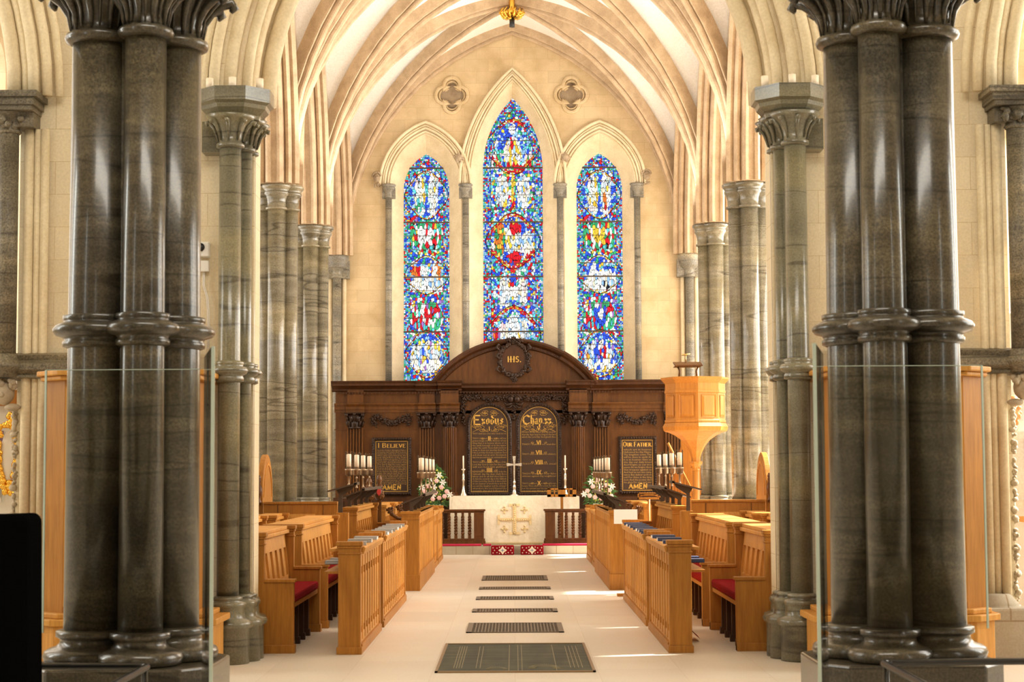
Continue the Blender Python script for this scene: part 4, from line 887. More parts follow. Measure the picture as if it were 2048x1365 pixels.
for s in (-1, 1):
    q = MB(); garland(q, [(s * 2.02, yy, 2.55), (s * 2.05, yy, 2.38)], .05, 36, 50); garland(q, [(s * 2.70, yy, 2.55), (s * 2.67, yy, 2.38)], .05, 36, 51)
    garland(q, [(s * 2.05, yy, 2.56), (s * 2.2, yy, 2.47), (s * 2.36, yy, 2.41), (s * 2.5, yy, 2.47), (s * 2.66, yy, 2.56)], .055, 120, 52); q.build('festoon', 'carved_oak', RD)
# cartouche
q = MB(); r_ = random.Random(2); cz = 3.635
for k in range(150):
    a = 2 * PI * k / 150; rr = r_.uniform(.9, 1.08); q.ball((.27 * rr * math.cos(a), YR - .16, cz + .32 * rr * math.sin(a)), r_.uniform(.018, .042), 7, 5)
for s in (-1, 1):
    for zz in (-.2, .05, .22): q.tube([(s * .25, YR - .17, cz + zz - .06), (s * .33, YR - .19, cz + zz), (s * .29, YR - .19, cz + zz + .07), (s * .25, YR - .17, cz + zz + .03)], [.02, .03, .025, .01], 7)
garland(q, [(-.12, YR - .16, cz + .35), (0, YR - .18, cz + .38), (.12, YR - .16, cz + .35)], .05, 40, 4); garland(q, [(0, YR - .16, cz - .33), (0, YR - .16, cz - .44)], .05, 30, 6)
ct = q.build('cartouche_frame', 'carved_oak', RD)
q = MB(); pts = [(.255 * math.cos(2 * PI * k / 40), cz + .30 * math.sin(2 * PI * k / 40)) for k in range(40)]; q.prism(pts, 'y', YR - .14, YR - .02); q.build('cartouche_field', 'dark_oak', ct)

# ---- lettering with a broad pen
G = {  # capitals on a 1-high grid: list of strokes
'A': [[(0, 0), (.35, 1), (.7, 0)], [(.14, .36), (.56, .36)]], 'B': [[(.08, 0), (.08, 1), (.45, .97), (.55, .77), (.42, .55), (.08, .53)], [(.42, .55), (.62, .3), (.48, .04), (.08, 0)]],
'C': [[(.66, .85), (.4, 1), (.12, .82), (.03, .5), (.12, .16), (.4, 0), (.68, .15)]], 'D': [[(.08, 0), (.08, 1), (.42, .96), (.68, .72), (.68, .28), (.42, .04), (.08, 0)]],
'E': [[(.58, 1), (.08, 1), (.08, 0), (.6, 0)], [(.08, .53), (.46, .53)]], 'F': [[(.58, 1), (.08, 1), (.08, 0)], [(.08, .53), (.46, .53)]], 'H': [[(.08, 0), (.08, 1)], [(.62, 0), (.62, 1)], [(.08, .52), (.62, .52)]],
'I': [[(.1, 0), (.1, 1)], [(0, 0), (.2, 0)], [(0, 1), (.2, 1)]], 'L': [[(.08, 1), (.08, 0), (.58, 0), (.58, .12)]], 'M': [[(.04, 0), (.08, 1), (.42, .1), (.76, 1), (.8, 0)]], 'N': [[(.08, 0), (.08, 1), (.62, 0), (.62, 1)]],
'O': [[(.36, 1), (.1, .85), (.03, .5), (.1, .15), (.36, 0), (.62, .15), (.69, .5), (.62, .85), (.36, 1)]], 'R': [[(.08, 0), (.08, 1), (.45, .97), (.57, .75), (.44, .52), (.08, .5)], [(.36, .5), (.68, 0)]],
'S': [[(.52, .86), (.3, 1), (.08, .8), (.18, .58), (.44, .44), (.54, .22), (.3, 0), (.05, .13)]], 'T': [[(.35, 0), (.35, 1)], [(0, .98), (.7, .98)]], 'U': [[(.06, 1), (.06, .25), (.32, 0), (.6, .22), (.6, 1)]],
'V': [[(0, 1), (.32, 0), (.64, 1)]], 'X': [[(0, 1), (.62, 0)], [(.6, 1), (.02, 0)]], '.': [[(0, .02), (.08, .1)]], ' ': [],
'x': [[(0, .6), (.3, .08)], [(.3, .6), (.02, .05), (.1, 0)]], 'o': [[(.06, .52), (.06, .12), (.2, 0), (.34, .12), (.34, .5), (.2, .62), (.06, .52)]], 'd': [[(.34, .5), (.2, .62), (.05, .5), (.05, .1), (.2, 0), (.34, .12), (.34, .6), (.12, .95)]],
'u': [[(.05, .62), (.05, .1), (.18, 0), (.34, .12)], [(.34, .62), (.34, .05), (.42, 0)]], 's': [[(.3, .55), (.16, .62), (.05, .48), (.28, .2), (.15, 0), (.02, .1)]], 'h': [[(.05, 1), (.05, 0)], [(.05, .45), (.2, .62), (.34, .5), (.34, .1), (.28, -.15)]],
'a': [[(.05, .5), (.2, .62), (.32, .5), (.32, .08), (.4, 0)], [(.32, .36), (.06, .26), (.06, .06), (.2, 0), (.32, .1)]], 'p': [[(.05, .62), (.05, -.35)], [(.05, .5), (.2, .62), (.35, .5), (.35, .12), (.2, 0), (.05, .1)]]}
def pen(mb, pts, y, w, thin=.25, ang=.7, t_=.006):
    for (x0, z0), (x1, z1) in zip(pts, pts[1:]):
        d = math.hypot(x1 - x0, z1 - z0)
        if d < 1e-6: continue
        a = math.atan2(z1 - z0, x1 - x0); ww = w * (thin + (1 - thin) * abs(math.sin(a - ang))) / 2
        nx, nz = -math.sin(a) * ww, math.cos(a) * ww; ex, ez = math.cos(a) * ww * .4, math.sin(a) * ww * .4
        mb.prism([(x0 + nx - ex, z0 + nz - ez), (x1 + nx + ex, z1 + nz + ez), (x1 - nx + ex, z1 - nz + ez), (x0 - nx - ex, z0 - nz - ez)], 'y', y - t_, y)
def letters(mb, s_, cx, z, h, y, w=.17, ang=.0, small=None, width=None, gap=.22):
    adv = []; x = 0
    for i, ch in enumerate(s_):
        g = G[ch]; sc_ = 1.0 if (small is None or i in small) else .78
        wd = (max([p[0] for st_ in g for p in st_]) if g else .25) * sc_; adv.append((x, sc_)); x += wd + gap * sc_
    tot = x - gap; kx = h if width is None else width / tot
    for ch, (ax, sc_) in zip(s_, adv):
        for st_ in G[ch]: pen(mb, [(cx - tot * kx / 2 + (ax + p[0] * sc_) * kx, z + p[1] * h * sc_) for p in st_], y, w * h, .3, ang)
def spiral(mb, cx, z, r, turns, y, w, dirx=1, a0=0.0):
    n = int(26 * turns); pts = []
    for i in range(n + 1):
        f_ = i / n; a = a0 + 2 * PI * turns * f_; rr = r * (1 - .8 * f_); pts.append((cx + dirx * rr * 1.5 * math.cos(a), z + rr * .6 * math.sin(a)))
    pen(mb, pts, y, w, .35)
def body_text(name, lines, x0, x1, z_top, lh, y, parent, fill=.97, size_k=1.0):
    vs = []; fs = []; off = wloc(parent)
    for i, ln in enumerate(lines):
        if not ln: continue
        c = bpy.data.curves.new('t', 'FONT'); c.body = ln; c.size = 1; c.resolution_u = 1; o = bpy.data.objects.new('t', c); COL.objects.link(o)
        dg = bpy.context.evaluated_depsgraph_get(); me = bpy.data.meshes.new_from_object(o.evaluated_get(dg))
        co = np.empty(len(me.vertices) * 3); me.vertices.foreach_get('co', co); co = co.reshape(-1, 3)
        if len(co):
            mn_, mx_ = co[:, 0].min(), co[:, 0].max(); W_ = (x1 - x0) * (fill if len(ln) > 14 else fill * len(ln) / 22)
            kx = W_ / max(.1, mx_ - mn_); kz = lh * 1.02 * size_k; cx_ = (x0 + x1) / 2
            n0 = len(vs)
            vs += [((v[0] - (mn_ + mx_) / 2) * kx + cx_ - off.x, y - off.y, z_top - i * lh - lh + v[1] * kz - off.z) for v in co]
            fs += [tuple(n0 + k for k in p.vertices) for p in me.polygons]
        bpy.data.objects.remove(o); bpy.data.curves.remove(c); bpy.data.meshes.remove(me)
    me = bpy.data.meshes.new(name); me.from_pydata(vs, [], fs); me.materials.append(MATS['faded_gold']); o = bpy.data.objects.new(name, me); COL.objects.link(o); o.parent = parent; return o
def frame_path(x0, x1, z0, z1): return [(x0, z0), (x0, z1), (x1, z1), (x1, z0)]
def carved_frame(name, path, y, parent, w=.05, close=True):
    q = MB(); P_ = [(x, y, z) for x, z in path]; q.sweep(P_, (0, 1, 0), [(-.05, -w * .5), (-.065, 0), (-.05, w * .5), (.02, w * .55), (.02, -w * .55)], close=close)
    n = len(path); r_ = random.Random(1)
    for i in range(n if close else n - 1):
        a, b_ = path[i], path[(i + 1) % n]; L = math.hypot(b_[0] - a[0], b_[1] - a[1]); m_ = max(1, int(L / .045))
        for k in range(m_): f_ = (k + .5) / m_; q.ball((a[0] + (b_[0] - a[0]) * f_ + r_.uniform(-.008, .008), y - .06, a[1] + (b_[1] - a[1]) * f_), .022, 6, 4)
    return q.build(name, 'carved_oak', parent)
def gold_line(mb, path, y, w=.010, close=True):
    mb.sweep([(x, y, z) for x, z in path], (0, 1, 0), [(-.004, -w / 2), (-.004, w / 2), (.004, w / 2), (.004, -w / 2)], close=close)
creed = "God the Father Almighty Maker|of heaven and earth And in Jesus|Christ his only Son our Lord|Who was conceived by the|Holy Ghost Born of the Virgin|Mary Suffered under Pontius|Pilate was crucified dead and|buried He descended into Hell|The third day he rose again|from the dead he ascended into|Heaven and sitteth on the right|hand of God the Father Almighty|from thence he shall come to|judge the quick and the dead|I believe in the Holy Ghost|The Holy Catholick Church|The Communion of Saints|The Forgiveness of sins|The resurrection of the body|And the life everlasting".split('|')
pater = "which art in heaven|Hallowed be thy Name|Thy kingdom come Thy|will be done in earth As|it is in heaven Give us|this day our daily bread|And forgive us our tres|passes As we forgive them|that trespass against us|And lead us not into temp|tation But deliver us from|evil For thine is the king|dom And the power And|the glory For ever and ever".split('|')
for s, T, L_, nm in ((-1, 'I BELIEVE', creed, 'left framed tablet'), (1, 'OUR FATHER.', pater, 'right')):
    x0, x1 = (-2.70, -2.0) if s < 0 else (2.03, 2.70)
    q = MB(); q.box(x0, x1, YR - .03, YR, 1.07, 2.12); tb_ = q.build('text_tablet', 'tablet_ground', RD)
    carved_frame('tablet_frame', frame_path(x0, x1, 1.07, 2.12), YR - .03, tb_)
    q = MB(); gold_line(q, frame_path(x0 + .045, x1 - .045, 1.115, 2.075), YR - .032); q.build('gold_fillet', 'gold_leaf', tb_)
    q = MB(); letters(q, T, (x0 + x1) / 2, 1.955, .085, YR - .033, .20, 0, small=(0, 2) if s < 0 else (0, 4), width=.52 if s < 0 else .54)
    letters(q, 'AMEN', (x0 + x1) / 2, 1.15, .09, YR - .033, .26, .8, width=.34); q.build('heading_text', 'gold_leaf', tb_)
    body_text('lettering', L_, x0 + .06, x1 - .06, 1.925, .66 / len(L_) * 1.02, YR - .034, tb_)
ex1 = ['THOU shalt have none other Gods but me', '', 'THOU shalt not make to thy self any', 'graven image nor the likeness of any', 'thing that is in heaven above or in', 'the earth beneath or in the water', 'under the earth Thou shalt not bow', 'down to them nor worship them For', 'I the Lord thy God am a jealous God', 'and shew mercy unto thousands', 'that love me and keep my commandments', '', 'THOU shalt not take the Name of the', 'Lord thy God in vain for the Lord', 'will not hold him guiltless', '', 'REMEMBER that thou keep holy the', 'Sabbath day Six days shalt thou', 'labour and do all that thou hast to', 'do but the seventh day is the Sabbath', 'of the Lord thy God In it thou shalt', 'do no manner of work thou and thy', 'son and thy daughter and the stranger', 'wherefore the Lord blessed the', 'seventh day and hallowed it']
ex2 = ['HONOUR thy father and thy mother', 'that thy days may be long in the land', 'which the Lord thy God giveth thee', '', '', 'THOU shalt do no murder', '', '', '', 'THOU shalt not commit adultery', '', '', '', 'THOU shalt not steal', '', '', '', 'THOU shalt not bear false', 'witness against thy neighbour', '', '', 'THOU shalt not covet thy neighbours', 'house Thou shalt not covet his wife', 'nor his servant nor his maid nor his', 'ox nor any thing that is his']
for s, T, L_, nums in ((-1, 'Exodus', ex1, (('I', 2.30), ('II', 2.115), ('III', 1.685), ('IIII', 1.505))), (1, 'Chap.xx.', ex2, (('V', 2.30), ('VI', 2.03), ('VII', 1.84), ('VIII', 1.655), ('IX', 1.46), ('X', 1.255)))):
    cx = s * .475; x0, x1 = cx - .40, cx + .40
    path = [(x0, 1.05)] + [(cx - .40 * math.cos(PI * k / 24), 2.37 + .40 * math.sin(PI * k / 24)) for k in range(25)] + [(x1, 1.05)]
    q = MB(); q.prism(path, 'y', YR - .03, YR); tb_ = q.build('text_tablet', 'tablet_ground', RD)
    carved_frame('tablet_frame', path, YR - .03, tb_, .06)
    ip = [(x0 + .05, 1.10)] + [(cx - .35 * math.cos(PI * k / 24), 2.37 + .35 * math.sin(PI * k / 24)) for k in range(25)] + [(x1 - .05, 1.10)]
    q = MB(); gold_line(q, ip, YR - .032, .008); q.build('gold_fillet', 'gold_leaf', tb_)
    q = MB(); letters(q, 'E' if s < 0 else 'C', cx - .24, 2.39, .17, YR - .034, .20, .7, width=.13)
    letters(q, 'xodus' if s < 0 else 'hap.xx.', cx + .06, 2.40, .155, YR - .034, .20, .75, width=.40 if s < 0 else .42, gap=.20)
    for n_, z in nums: letters(q, n_, cx, z - .032, .078, YR - .034, .20, 0, gap=.16)
    q.build('heading_text', 'gold_leaf', tb_)
    q = MB()
    for d in (-1, 1):
        for k, (ox, oz, r_s) in enumerate(((.10, 2.58, .06), (.20, 2.33, .08), (.12, 2.28, .06), (.27, 2.36, .05), (.07, 2.63, .05))): spiral(q, cx + d * ox, oz, r_s, 1.6, YR - .033, .006, d, .5 + k)
        for n_, z in nums[1:]: spiral(q, cx + d * .13, z, .028, 1.2, YR - .033, .005, d, 1.0)
        pen(q, [(cx + d * (.02 + .3 * i / 16), 2.245 + .05 * math.sin(i / 16 * PI)) for i in range(17)], YR - .033, .007)
    q.build('flourish', 'gold_leaf', tb_)
    body_text('lettering', L_, x0 + .065, x1 - .065, 2.245 if s < 0 else 2.27, 1.14 / 25 if s < 0 else 1.17 / 25, YR - .034, tb_)
q = MB(); letters(q, 'IHS.', .01, cz - .055, .11, YR - .145, .2, 0, gap=.28); 
for x_ in (-.075, .045): q.ball((x_, YR - .15, cz), .008, 6, 4)
q.build('monogram', 'gold_leaf', ct)

# ------------------------------------------------------------------ altar group
AL = thing('altar', 'altar table under a cream embroidered frontal and cloth', 'altar', (0, 33.6, .15))
mb = MB(); mb.box(-1.10, 1.10, 33.38, 34.1, .15, .99); mb.build('altar_table', 'dark_oak', AL)
mb = MB(); n = 60; 
for fr0, fr1, zz0, zz1, w0, w1 in ((33.36, 33.26, 1.03, .17, 1.135, 1.235),):
    N = 80; M_ = 14; vs = []
    for j in range(M_ + 1):
        f_ = j / M_; w = w0 + (w1 - w0) * f_
        for i in range(N + 1):
            u = i / N * 2 - 1; x = u * w; fold = math.sin(u * 34) * .012 * f_ + math.sin(u * 61 + 1) * .006 * f_
            if abs(u) < .5: fold *= .35
            vs.append((x, fr0 + (fr1 - fr0) * f_ * (1.0 + .25 * abs(u)) + fold - .005, zz0 + (zz1 - zz0) * f_))
    mb.add(vs, [(j * (N + 1) + i, (j + 1) * (N + 1) + i, (j + 1) * (N + 1) + i + 1, j * (N + 1) + i + 1) for j in range(M_) for i in range(N)], True)
mb.box(-1.14, 1.14, 33.355, 34.13, 1.0, 1.033)
mb.prism([(33.36, 1.02), (33.24, .17), (34.15, .17), (34.12, 1.02)], 'x', -1.2, -1.14); mb.prism([(33.36, 1.02), (33.24, .17), (34.15, .17), (34.12, 1.02)], 'x', 1.14, 1.2)
mb.build('frontal', 'altar_cloth', AL)
mb = MB()
def yf(z): return 33.345 - (1.03 - z) / .86 * .10
def bar(x0, x1, z0, z1, d=.012): mb.prism([(yf(z0) - d, z0), (yf(z1) - d, z1), (yf(z1), z1), (yf(z0), z0)], 'x', x0, x1)
cz2 = .60
bar(-.035, .035, .33, .89); mb.box(-.30, .30, yf(cz2) - .014, yf(cz2), cz2 - .03, cz2 + .03); bar(-.10, .10, .33, .37); bar(-.10, .10, .85, .89); bar(-.31, -.27, cz2 - .09, cz2 + .09); bar(.27, .31, cz2 - .09, cz2 + .09)
for sx in (-1, 1):
    for zc in (.43, .78):
        x_ = sx * .185; bar(x_ - .015, x_ + .015, zc - .055, zc + .055); bar(x_ - .05, x_ + .05, zc - .014, zc + .014)
        for a, b_ in ((x_ - .05, zc), (x_ + .05, zc), (x_, zc - .055), (x_, zc + .055)): mb.ball((a, yf(b_) - .01, b_), .02, 6, 4)
for k in range(15):
    z_ = .36 + k * .036; mb.ball((0.0, yf(z_) - .018, z_), .016, 6, 4); x_ = -.27 + k * .0386; mb.ball((x_, yf(cz2) - .02, cz2), .015, 6, 4)
mb.build('embroidered_cross', 'gold_thread', AL)
mb = MB(); N = 120
for i in range(N): x = -.60 + 1.2 * i / N; mb.box(x, x + .007, 33.235, 33.242, .155, .19)
mb.build('fringe', 'gold_thread', AL)
cr = thing('altar_cross', 'silver standing cross at the centre of the altar', 'cross', (0, 33.85, 1.033))
mb = MB(); mb.lathe([(.085, 1.033), (.08, 1.05), (.05, 1.075), (.03, 1.12), (.022, 1.16), (.035, 1.19), (.022, 1.22), (.018, 1.26), (.03, 1.28), (.018, 1.30), (.014, 1.34)], 0, 33.85, 20); mb.build('foot', 'silver', cr)
mb = MB(); y = 33.85
def flare(mb, pts): mb.prism(pts, 'y', y - .012, y + .012)
flare(mb, [(-.012, 1.32), (.012, 1.32), (.016, 1.60), (.14, 1.585), (.14, 1.645), (.016, 1.63), (.03, 1.775), (-.03, 1.775), (-.016, 1.63), (-.14, 1.645), (-.14, 1.585), (-.016, 1.60)]); mb.build('cross_arms', 'silver', cr)
for s in (-1, 1):
    c_ = thing('altar_candlestick', ('left' if s < 0 else 'right') + ' tall silver candlestick with one white candle on the altar', 'candlestick', (s * .955, 33.85, 1.033), 'altar candlesticks')
    mb = MB(); mb.lathe([(.075, 1.033), (.07, 1.05), (.04, 1.10), (.022, 1.18), (.018, 1.30), (.03, 1.33), (.018, 1.36), (.026, 1.40), (.016, 1.44), (.018, 1.50), (.045, 1.525), (.045, 1.535), (.018, 1.545)], s * .955, 33.85, 20); mb.build('stick', 'silver', c_)
    mb = MB(); mb.lathe([(.014, 1.545), (.013, 1.78), (.004, 1.785)], s * .955, 33.85, 12); mb.build('candle', 'wax', c_)
for s in (-1, 1):
    R_ = thing('altar_rail', ('left' if s < 0 else 'right') + ' dark oak altar rail with barley-twist balusters', 'rail', (s * .95, 33.0, .15), 'altar rails')
    xo = 1.85
    mb = MB(); mb.box(s * .53, s * xo, 32.93, 33.09, .765, .80); mb.box(s * .55, s * xo, 32.96, 33.06, .735, .765); mb.build('top_rail', 'mid_dark_oak', R_, bevel=.008)
    mb = MB(); mb.box(s * .53, s * xo, 32.95, 33.07, .16, .23); mb.box(s * .54, s * xo, 32.97, 33.05, .23, .27); mb.build('bottom_rail', 'mid_dark_oak', R_, bevel=.006)
    mb = MB(); mb.box(s * .56, s * .74, 32.95, 33.07, .23, .74); mb.box(s * .585, s * .715, 32.945, 32.95, .31, .70); mb.build('end_post', 'mid_dark_oak', R_, bevel=.004)
    for k in range(8):
        x = s * (.82 + .125 * k); q = MB(); q.box(x - .028, x + .028, 32.98, 33.04, .27, .33); q.box(x - .024, x + .024, 32.985, 33.035, .70, .74)
        for ph in (0, PI):
            q.tube([(x + .017 * math.cos(ph + a), 33.01 + .017 * math.sin(a + ph), .40 + .26 * a / (2 * PI * 2.5)) for a in [2 * PI * 2.5 * i / 30 for i in range(31)]], .018, 6)
        q.lathe([(.018, .33), (.03, .345), (.035, .37), (.02, .40)], x, 33.01, 12); q.lathe([(.018, .66), (.028, .675), (.018, .70)], x, 33.01, 12); q.build('baluster', 'mid_dark_oak', R_)
for x0, x1, nm in ((-1.5, -.60, 'left crimson carpet strip under the left altar rail'), (-.57, -.42, 'short crimson carpet piece left of the kneelers'), (.50, 1.6, 'right crimson carpet strip under the right altar rail')):
    mb = MB(); mb.box(x0, x1, 32.52, 32.75, .15, .185); tag(mb.build('carpet_strip', 'crimson_carpet', bevel=.012), nm, 'carpet', 'crimson strips on the altar step')
for s, x0 in ((-1, -.42), (1, .105)):
    K_ = thing('kneeler', ('left' if s < 0 else 'right') + ' red box kneeler embroidered with a cream diamond, against the step', 'kneeler', (x0 + .205, 32.36, 0), 'red kneelers on the floor')
    mb = MB(); mb.box(x0, x0 + .41, 32.26, 32.46, .0, .17); mb.build('cushion', 'red_cloth', K_, bevel=.02)
    mb = MB(); cx_ = x0 + .205; d = .075; pts = []
    for k in range(4):
        a = k * PI / 2
        for j in range(5):
            b_ = a + (j - 0) / 5 * PI / 2; rr = .078 * (1 - .42 * math.sin(j / 5 * PI)); pts.append((cx_ + rr * math.cos(b_), .085 + rr * .95 * math.sin(b_)))
    mb.prism(pts, 'y', 32.252, 32.26)
    for sx in (-1, 1):
        for ax, az in ((.10, .045), (.10, .125), (.145, .085), (.17, .13), (.17, .04), (.055, .14), (.055, .03)): q_ = .012; mb.box(cx_ + sx * ax - q_, cx_ + sx * ax + q_, 32.254, 32.26, az - .003, az + .003); mb.box(cx_ + sx * ax - .003, cx_ + sx * ax + .003, 32.254, 32.26, az - q_, az + q_)
    dd = mb.build('embroidery', 'altar_cloth', K_)
    mb = MB(); mb.box(cx_ - .03, cx_ + .03, 32.246, 32.252, .081, .089); mb.box(cx_ - .004, cx_ + .004, 32.246, 32.252, .055, .115); mb.build('small_cross', 'shield_blue', dd)
lc = thing('standing_lectern', 'pale oak lectern with pierced desk on a single post behind the right altar rail', 'lectern', (.85, 33.2, .15))
mb = MB(); x0, x1 = .60, 1.135; z0, z1 = 1.015, 1.175; y0 = 33.105
for a, b_, c_, d in ((x0, x1, z0, z0 + .05), (x0, x1, z1 - .03, z1), (x0, x0 + .07, z0, z1), (x1 - .07, x1, z0, z1), (x0 + .2, x1 - .2, z0, z1), (x0 + .125, x0 + .145, z0, z1), (x1 - .145, x1 - .125, z0, z1)): mb.box(a, b_, y0, y0 + .03, c_, d)
mb.build('desk', 'oak', lc, bevel=.003); mb = MB(); mb.box(.845, .895, y0 + .01, y0 + .05, .15, z0 + .02); mb.box(.70, 1.04, y0 - .01, y0 + .07, .15, .19); mb.build('post', 'oak', lc, bevel=.003)
# flowers
def flowers(s, x, nm):
    F_ = thing('flower_arrangement', nm, 'flowers', (x, 33.9, .15), 'altar flower arrangements'); r_ = random.Random(11 + s)
    mb = MB(); mb.box(x - .125, x + .125, 33.78, 34.02, .15, .88); mb.build('pedestal', 'white_paint', F_)
    mb = MB(); cy = 33.86; 
    for k in range(330):
        a = r_.uniform(0, 2 * PI); rr = math.sqrt(r_.random()); z = .86 + r_.random() ** 1.3 * .70; wv = .30 * (1.0 - .7 * ((z - .86) / .72)); px_ = x + rr * wv * math.cos(a); py_ = cy + rr * wv * .6 * math.sin(a)
        L = r_.uniform(.08, .17); th = r_.uniform(-.4, .9); dx, dz = math.cos(a) * L * math.cos(th), L * math.sin(th) if z > 1.0 else -L * abs(math.sin(th)) * .8
        dy = -abs(math.sin(a)) * L * .5; w = r_.uniform(.012, .026); p = Vector((px_, py_, z)); e = p + Vector((dx, dy, dz)); m_ = (p + e) / 2 + Vector((0, 0, .02)); sd_ = Vector((-dz, 0, dx)).normalized() * w
        mb.add([p, m_ + sd_, e, m_ - sd_, m_ + Vector((0, -.006, 0))], [(0, 1, 4), (1, 2, 4), (2, 3, 4), (3, 0, 4)])
    mb.build('foliage', 'leaf_green', F_)
    mb = MB()
    for k in range(130):
        a = r_.uniform(0, 2 * PI); rr = math.sqrt(r_.random()) * .27; z = .9 + r_.random() * .62; mb.ball((x + rr * math.cos(a) * (1.1 - (z - .9)), cy - .10 + .08 * math.sin(a), z), r_.uniform(.010, .022), 6, 4)
    mb.build('filler_sprigs', 'yellow_green', F_)
    sp = [(-.20, 1.02), (.20, 1.03), (.03, 1.10), (-.10, 1.22), (.14, 1.20), (.24, 1.12), (-.02, .98), (.05, 1.32), (-.17, 1.13), (.10, 1.0)]
    for i, (dx, z) in enumerate(sp):
        q = MB(); c_ = (x + dx * -s, cy - .22 + r_.uniform(-.02, .02), z); q.ball(c_, .036, 10, 7, 1, .8, .9)
        for k in range(6): a = 2 * PI * k / 6; q.ball((c_[0] + .026 * math.cos(a), c_[1] - .012, c_[2] + .024 * math.sin(a)), .021, 7, 5, 1, .6, 1)
        q.build('rose', 'pink_petal', F_)
    for i, (dx, z) in enumerate([(.0, 1.20), (.17, 1.29), (-.06, 1.36), (.30, 1.06), (.10, 1.42), (-.22, 1.2), (-.02, 1.05)]):
        q = MB(); c_ = Vector((x + dx * -s, cy - .24, z))
        for k in range(6):
            a = 2 * PI * k / 6 + i; d1 = Vector((math.cos(a), -.3, math.sin(a))); pr_ = Vector((-math.sin(a), 0, math.cos(a)))
            q.add([c_, c_ + d1 * .035 + pr_ * .015, c_ + d1 * .072, c_ + d1 * .035 - pr_ * .015, c_ + d1 * .04 + Vector((0, -.008, 0))], [(0, 1, 4), (1, 2, 4), (2, 3, 4), (3, 0, 4)])
        q.build('lily', 'white_petal', F_)
flowers(-1, -1.50, 'left altar flowers: white lilies and pink roses on white pedestal')
flowers(1, 1.60, 'right altar flowers: pink roses and palm leaves on white pedestal')

# ------------------------------------------------------------------ pulpit
PU = thing('pulpit', 'octagonal honey-oak pulpit on a slender stem, right of the altar screen', 'pulpit', (2.96, 29.4, 0))
PX, PY = 2.96, 29.4; RR = .52 / math.cos(PI / 8)
mb = MB(); mb.lathe([(.485, 2.26), (.50, 2.27), (.50, 2.30), (.485, 2.32), (.485, 2.74), (.50, 2.75), (.50, 2.78), (.487, 2.80), (.49, 2.90), (.52, 2.93), (.555, 2.97), (.56, 3.0), (.50, 3.005)], PX, PY, 8, PI / 2, False); body = mb.build('body', 'pulpit_oak', PU)
mb = MB(); mb.lathe([(.40, 2.10), (.50, 2.12), (.52, 2.14), (.535, 2.20), (.50, 2.26)], PX, PY, 8, PI / 2, False); mb.build('lower_moulding', 'pulpit_oak', PU)
mb = MB()
pr = [(.075, 1.625), (.075, 1.70), (.10, 1.78), (.15, 1.88), (.23, 1.98), (.34, 2.06), (.46, 2.115)]
mb.lathe(pr, PX, PY, 8, PI / 2, False); mb.build('trumpet_support', 'pulpit_oak', PU)
for k in range(8):
    a = PI / 2 + PI / 8 + k * PI / 4; ap = .485 * math.cos(PI / 8); c_, s_ = math.cos(a), math.sin(a)
    q = MB()
    def P3(u, z, d): return (PX + c_ * (ap + d) - s_ * u, PY + s_ * (ap + d) + c_ * u, z)
    w = .115; z0, z1 = 2.36, 2.70
    q.add([P3(-w, z0, .001), P3(w, z0, .001), P3(w, z1, .001), P3(-w, z1, .001), P3(-w - .012, z0 - .012, .012), P3(w + .012, z0 - .012, .012), P3(w + .012, z1 + .012, .012), P3(-w - .012, z1 + .012, .012), P3(-w + .03, z0 + .03, .014), P3(w - .03, z0 + .03, .014), P3(w - .03, z1 - .03, .014), P3(-w + .03, z1 - .03, .014)],
          [(4, 5, 1, 0), (5, 6, 2, 1), (6, 7, 3, 2), (7, 4, 0, 3), (0, 1, 9, 8), (1, 2, 10, 9), (2, 3, 11, 10), (3, 0, 8, 11), (8, 9, 10, 11)]); q.build('raised_panel', 'pulpit_oak', body)
mb = MB(); mb.lathe([(.11, 0), (.11, .25), (.09, .3), (.058, .34), (.055, 1.50)], PX, PY, 16); mb.build('stem', 'pulpit_oak', PU)
mb = MB(); mb.lathe([(.06, 1.49), (.07, 1.50), (.06, 1.515), (.075, 1.56), (.105, 1.595), (.11, 1.61), (.11, 1.635), (.07, 1.64)], PX, PY, 8, PI / 8, False); carve(mb, (PX, PY, 1.555), .07, .03, .07, 20, .016, 3); mb.build('stem_capital', 'pulpit_oak', PU)
bk_ = MB(); bk_.prism([(2.62, 3.19), (2.60, 3.165), (3.03, 3.165), (3.01, 3.19)], 'y', PY - .36, PY - .05); bk_.prism([(PY - .40, 3.17), (PY - .40, 3.19), (PY - .05, 3.26), (PY - .05, 3.24)], 'x', 2.60, 3.05)
bk_.tube([(2.68, PY - .25, 3.0), (2.69, PY - .25, 3.10), (2.66, PY - .25, 3.17)], .014, 8); bk_.tube([(2.97, PY - .25, 3.0), (2.96, PY - .25, 3.10), (2.99, PY - .25, 3.17)], .014, 8); bk_.build('book_desk', 'mid_dark_oak', PU)
bk_ = MB(); bk_.tube([(2.80, PY - .18, 3.24), (2.80, PY - .18, 3.37)], .010, 8); bk_.tube([(2.73, PY - .18, 3.365), (2.87, PY - .18, 3.38)], .014, 8); lp = bk_.build('reading_lamp', 'brass', PU)
ST = thing('pulpit_stair', 'oak stair with slender balusters behind the pulpit stem', 'stair', (2.7, 31, 0))
mb = MB(); mb.prism([(2.95, 1.9), (3.42, 1.4), (3.42, 0), (2.80, 0), (2.80, 1.3)], 'y', 31.9, 32.0); mb.build('stringer_panel', 'pulpit_oak', ST)
mb = MB(); mb.box(2.93, 3.42, 31.6, 31.7, .0, 2.1); mb.build('back_panelling', 'pulpit_oak', ST)
for k in range(9):
    mb = MB(); x = 2.70 + k * .048; mb.lathe([(.010, .6), (.014, .9), (.008, 1.0), (.011, 1.90 - k * .10)], x, 31.3, 8); mb.build('baluster', 'pulpit_oak', ST)
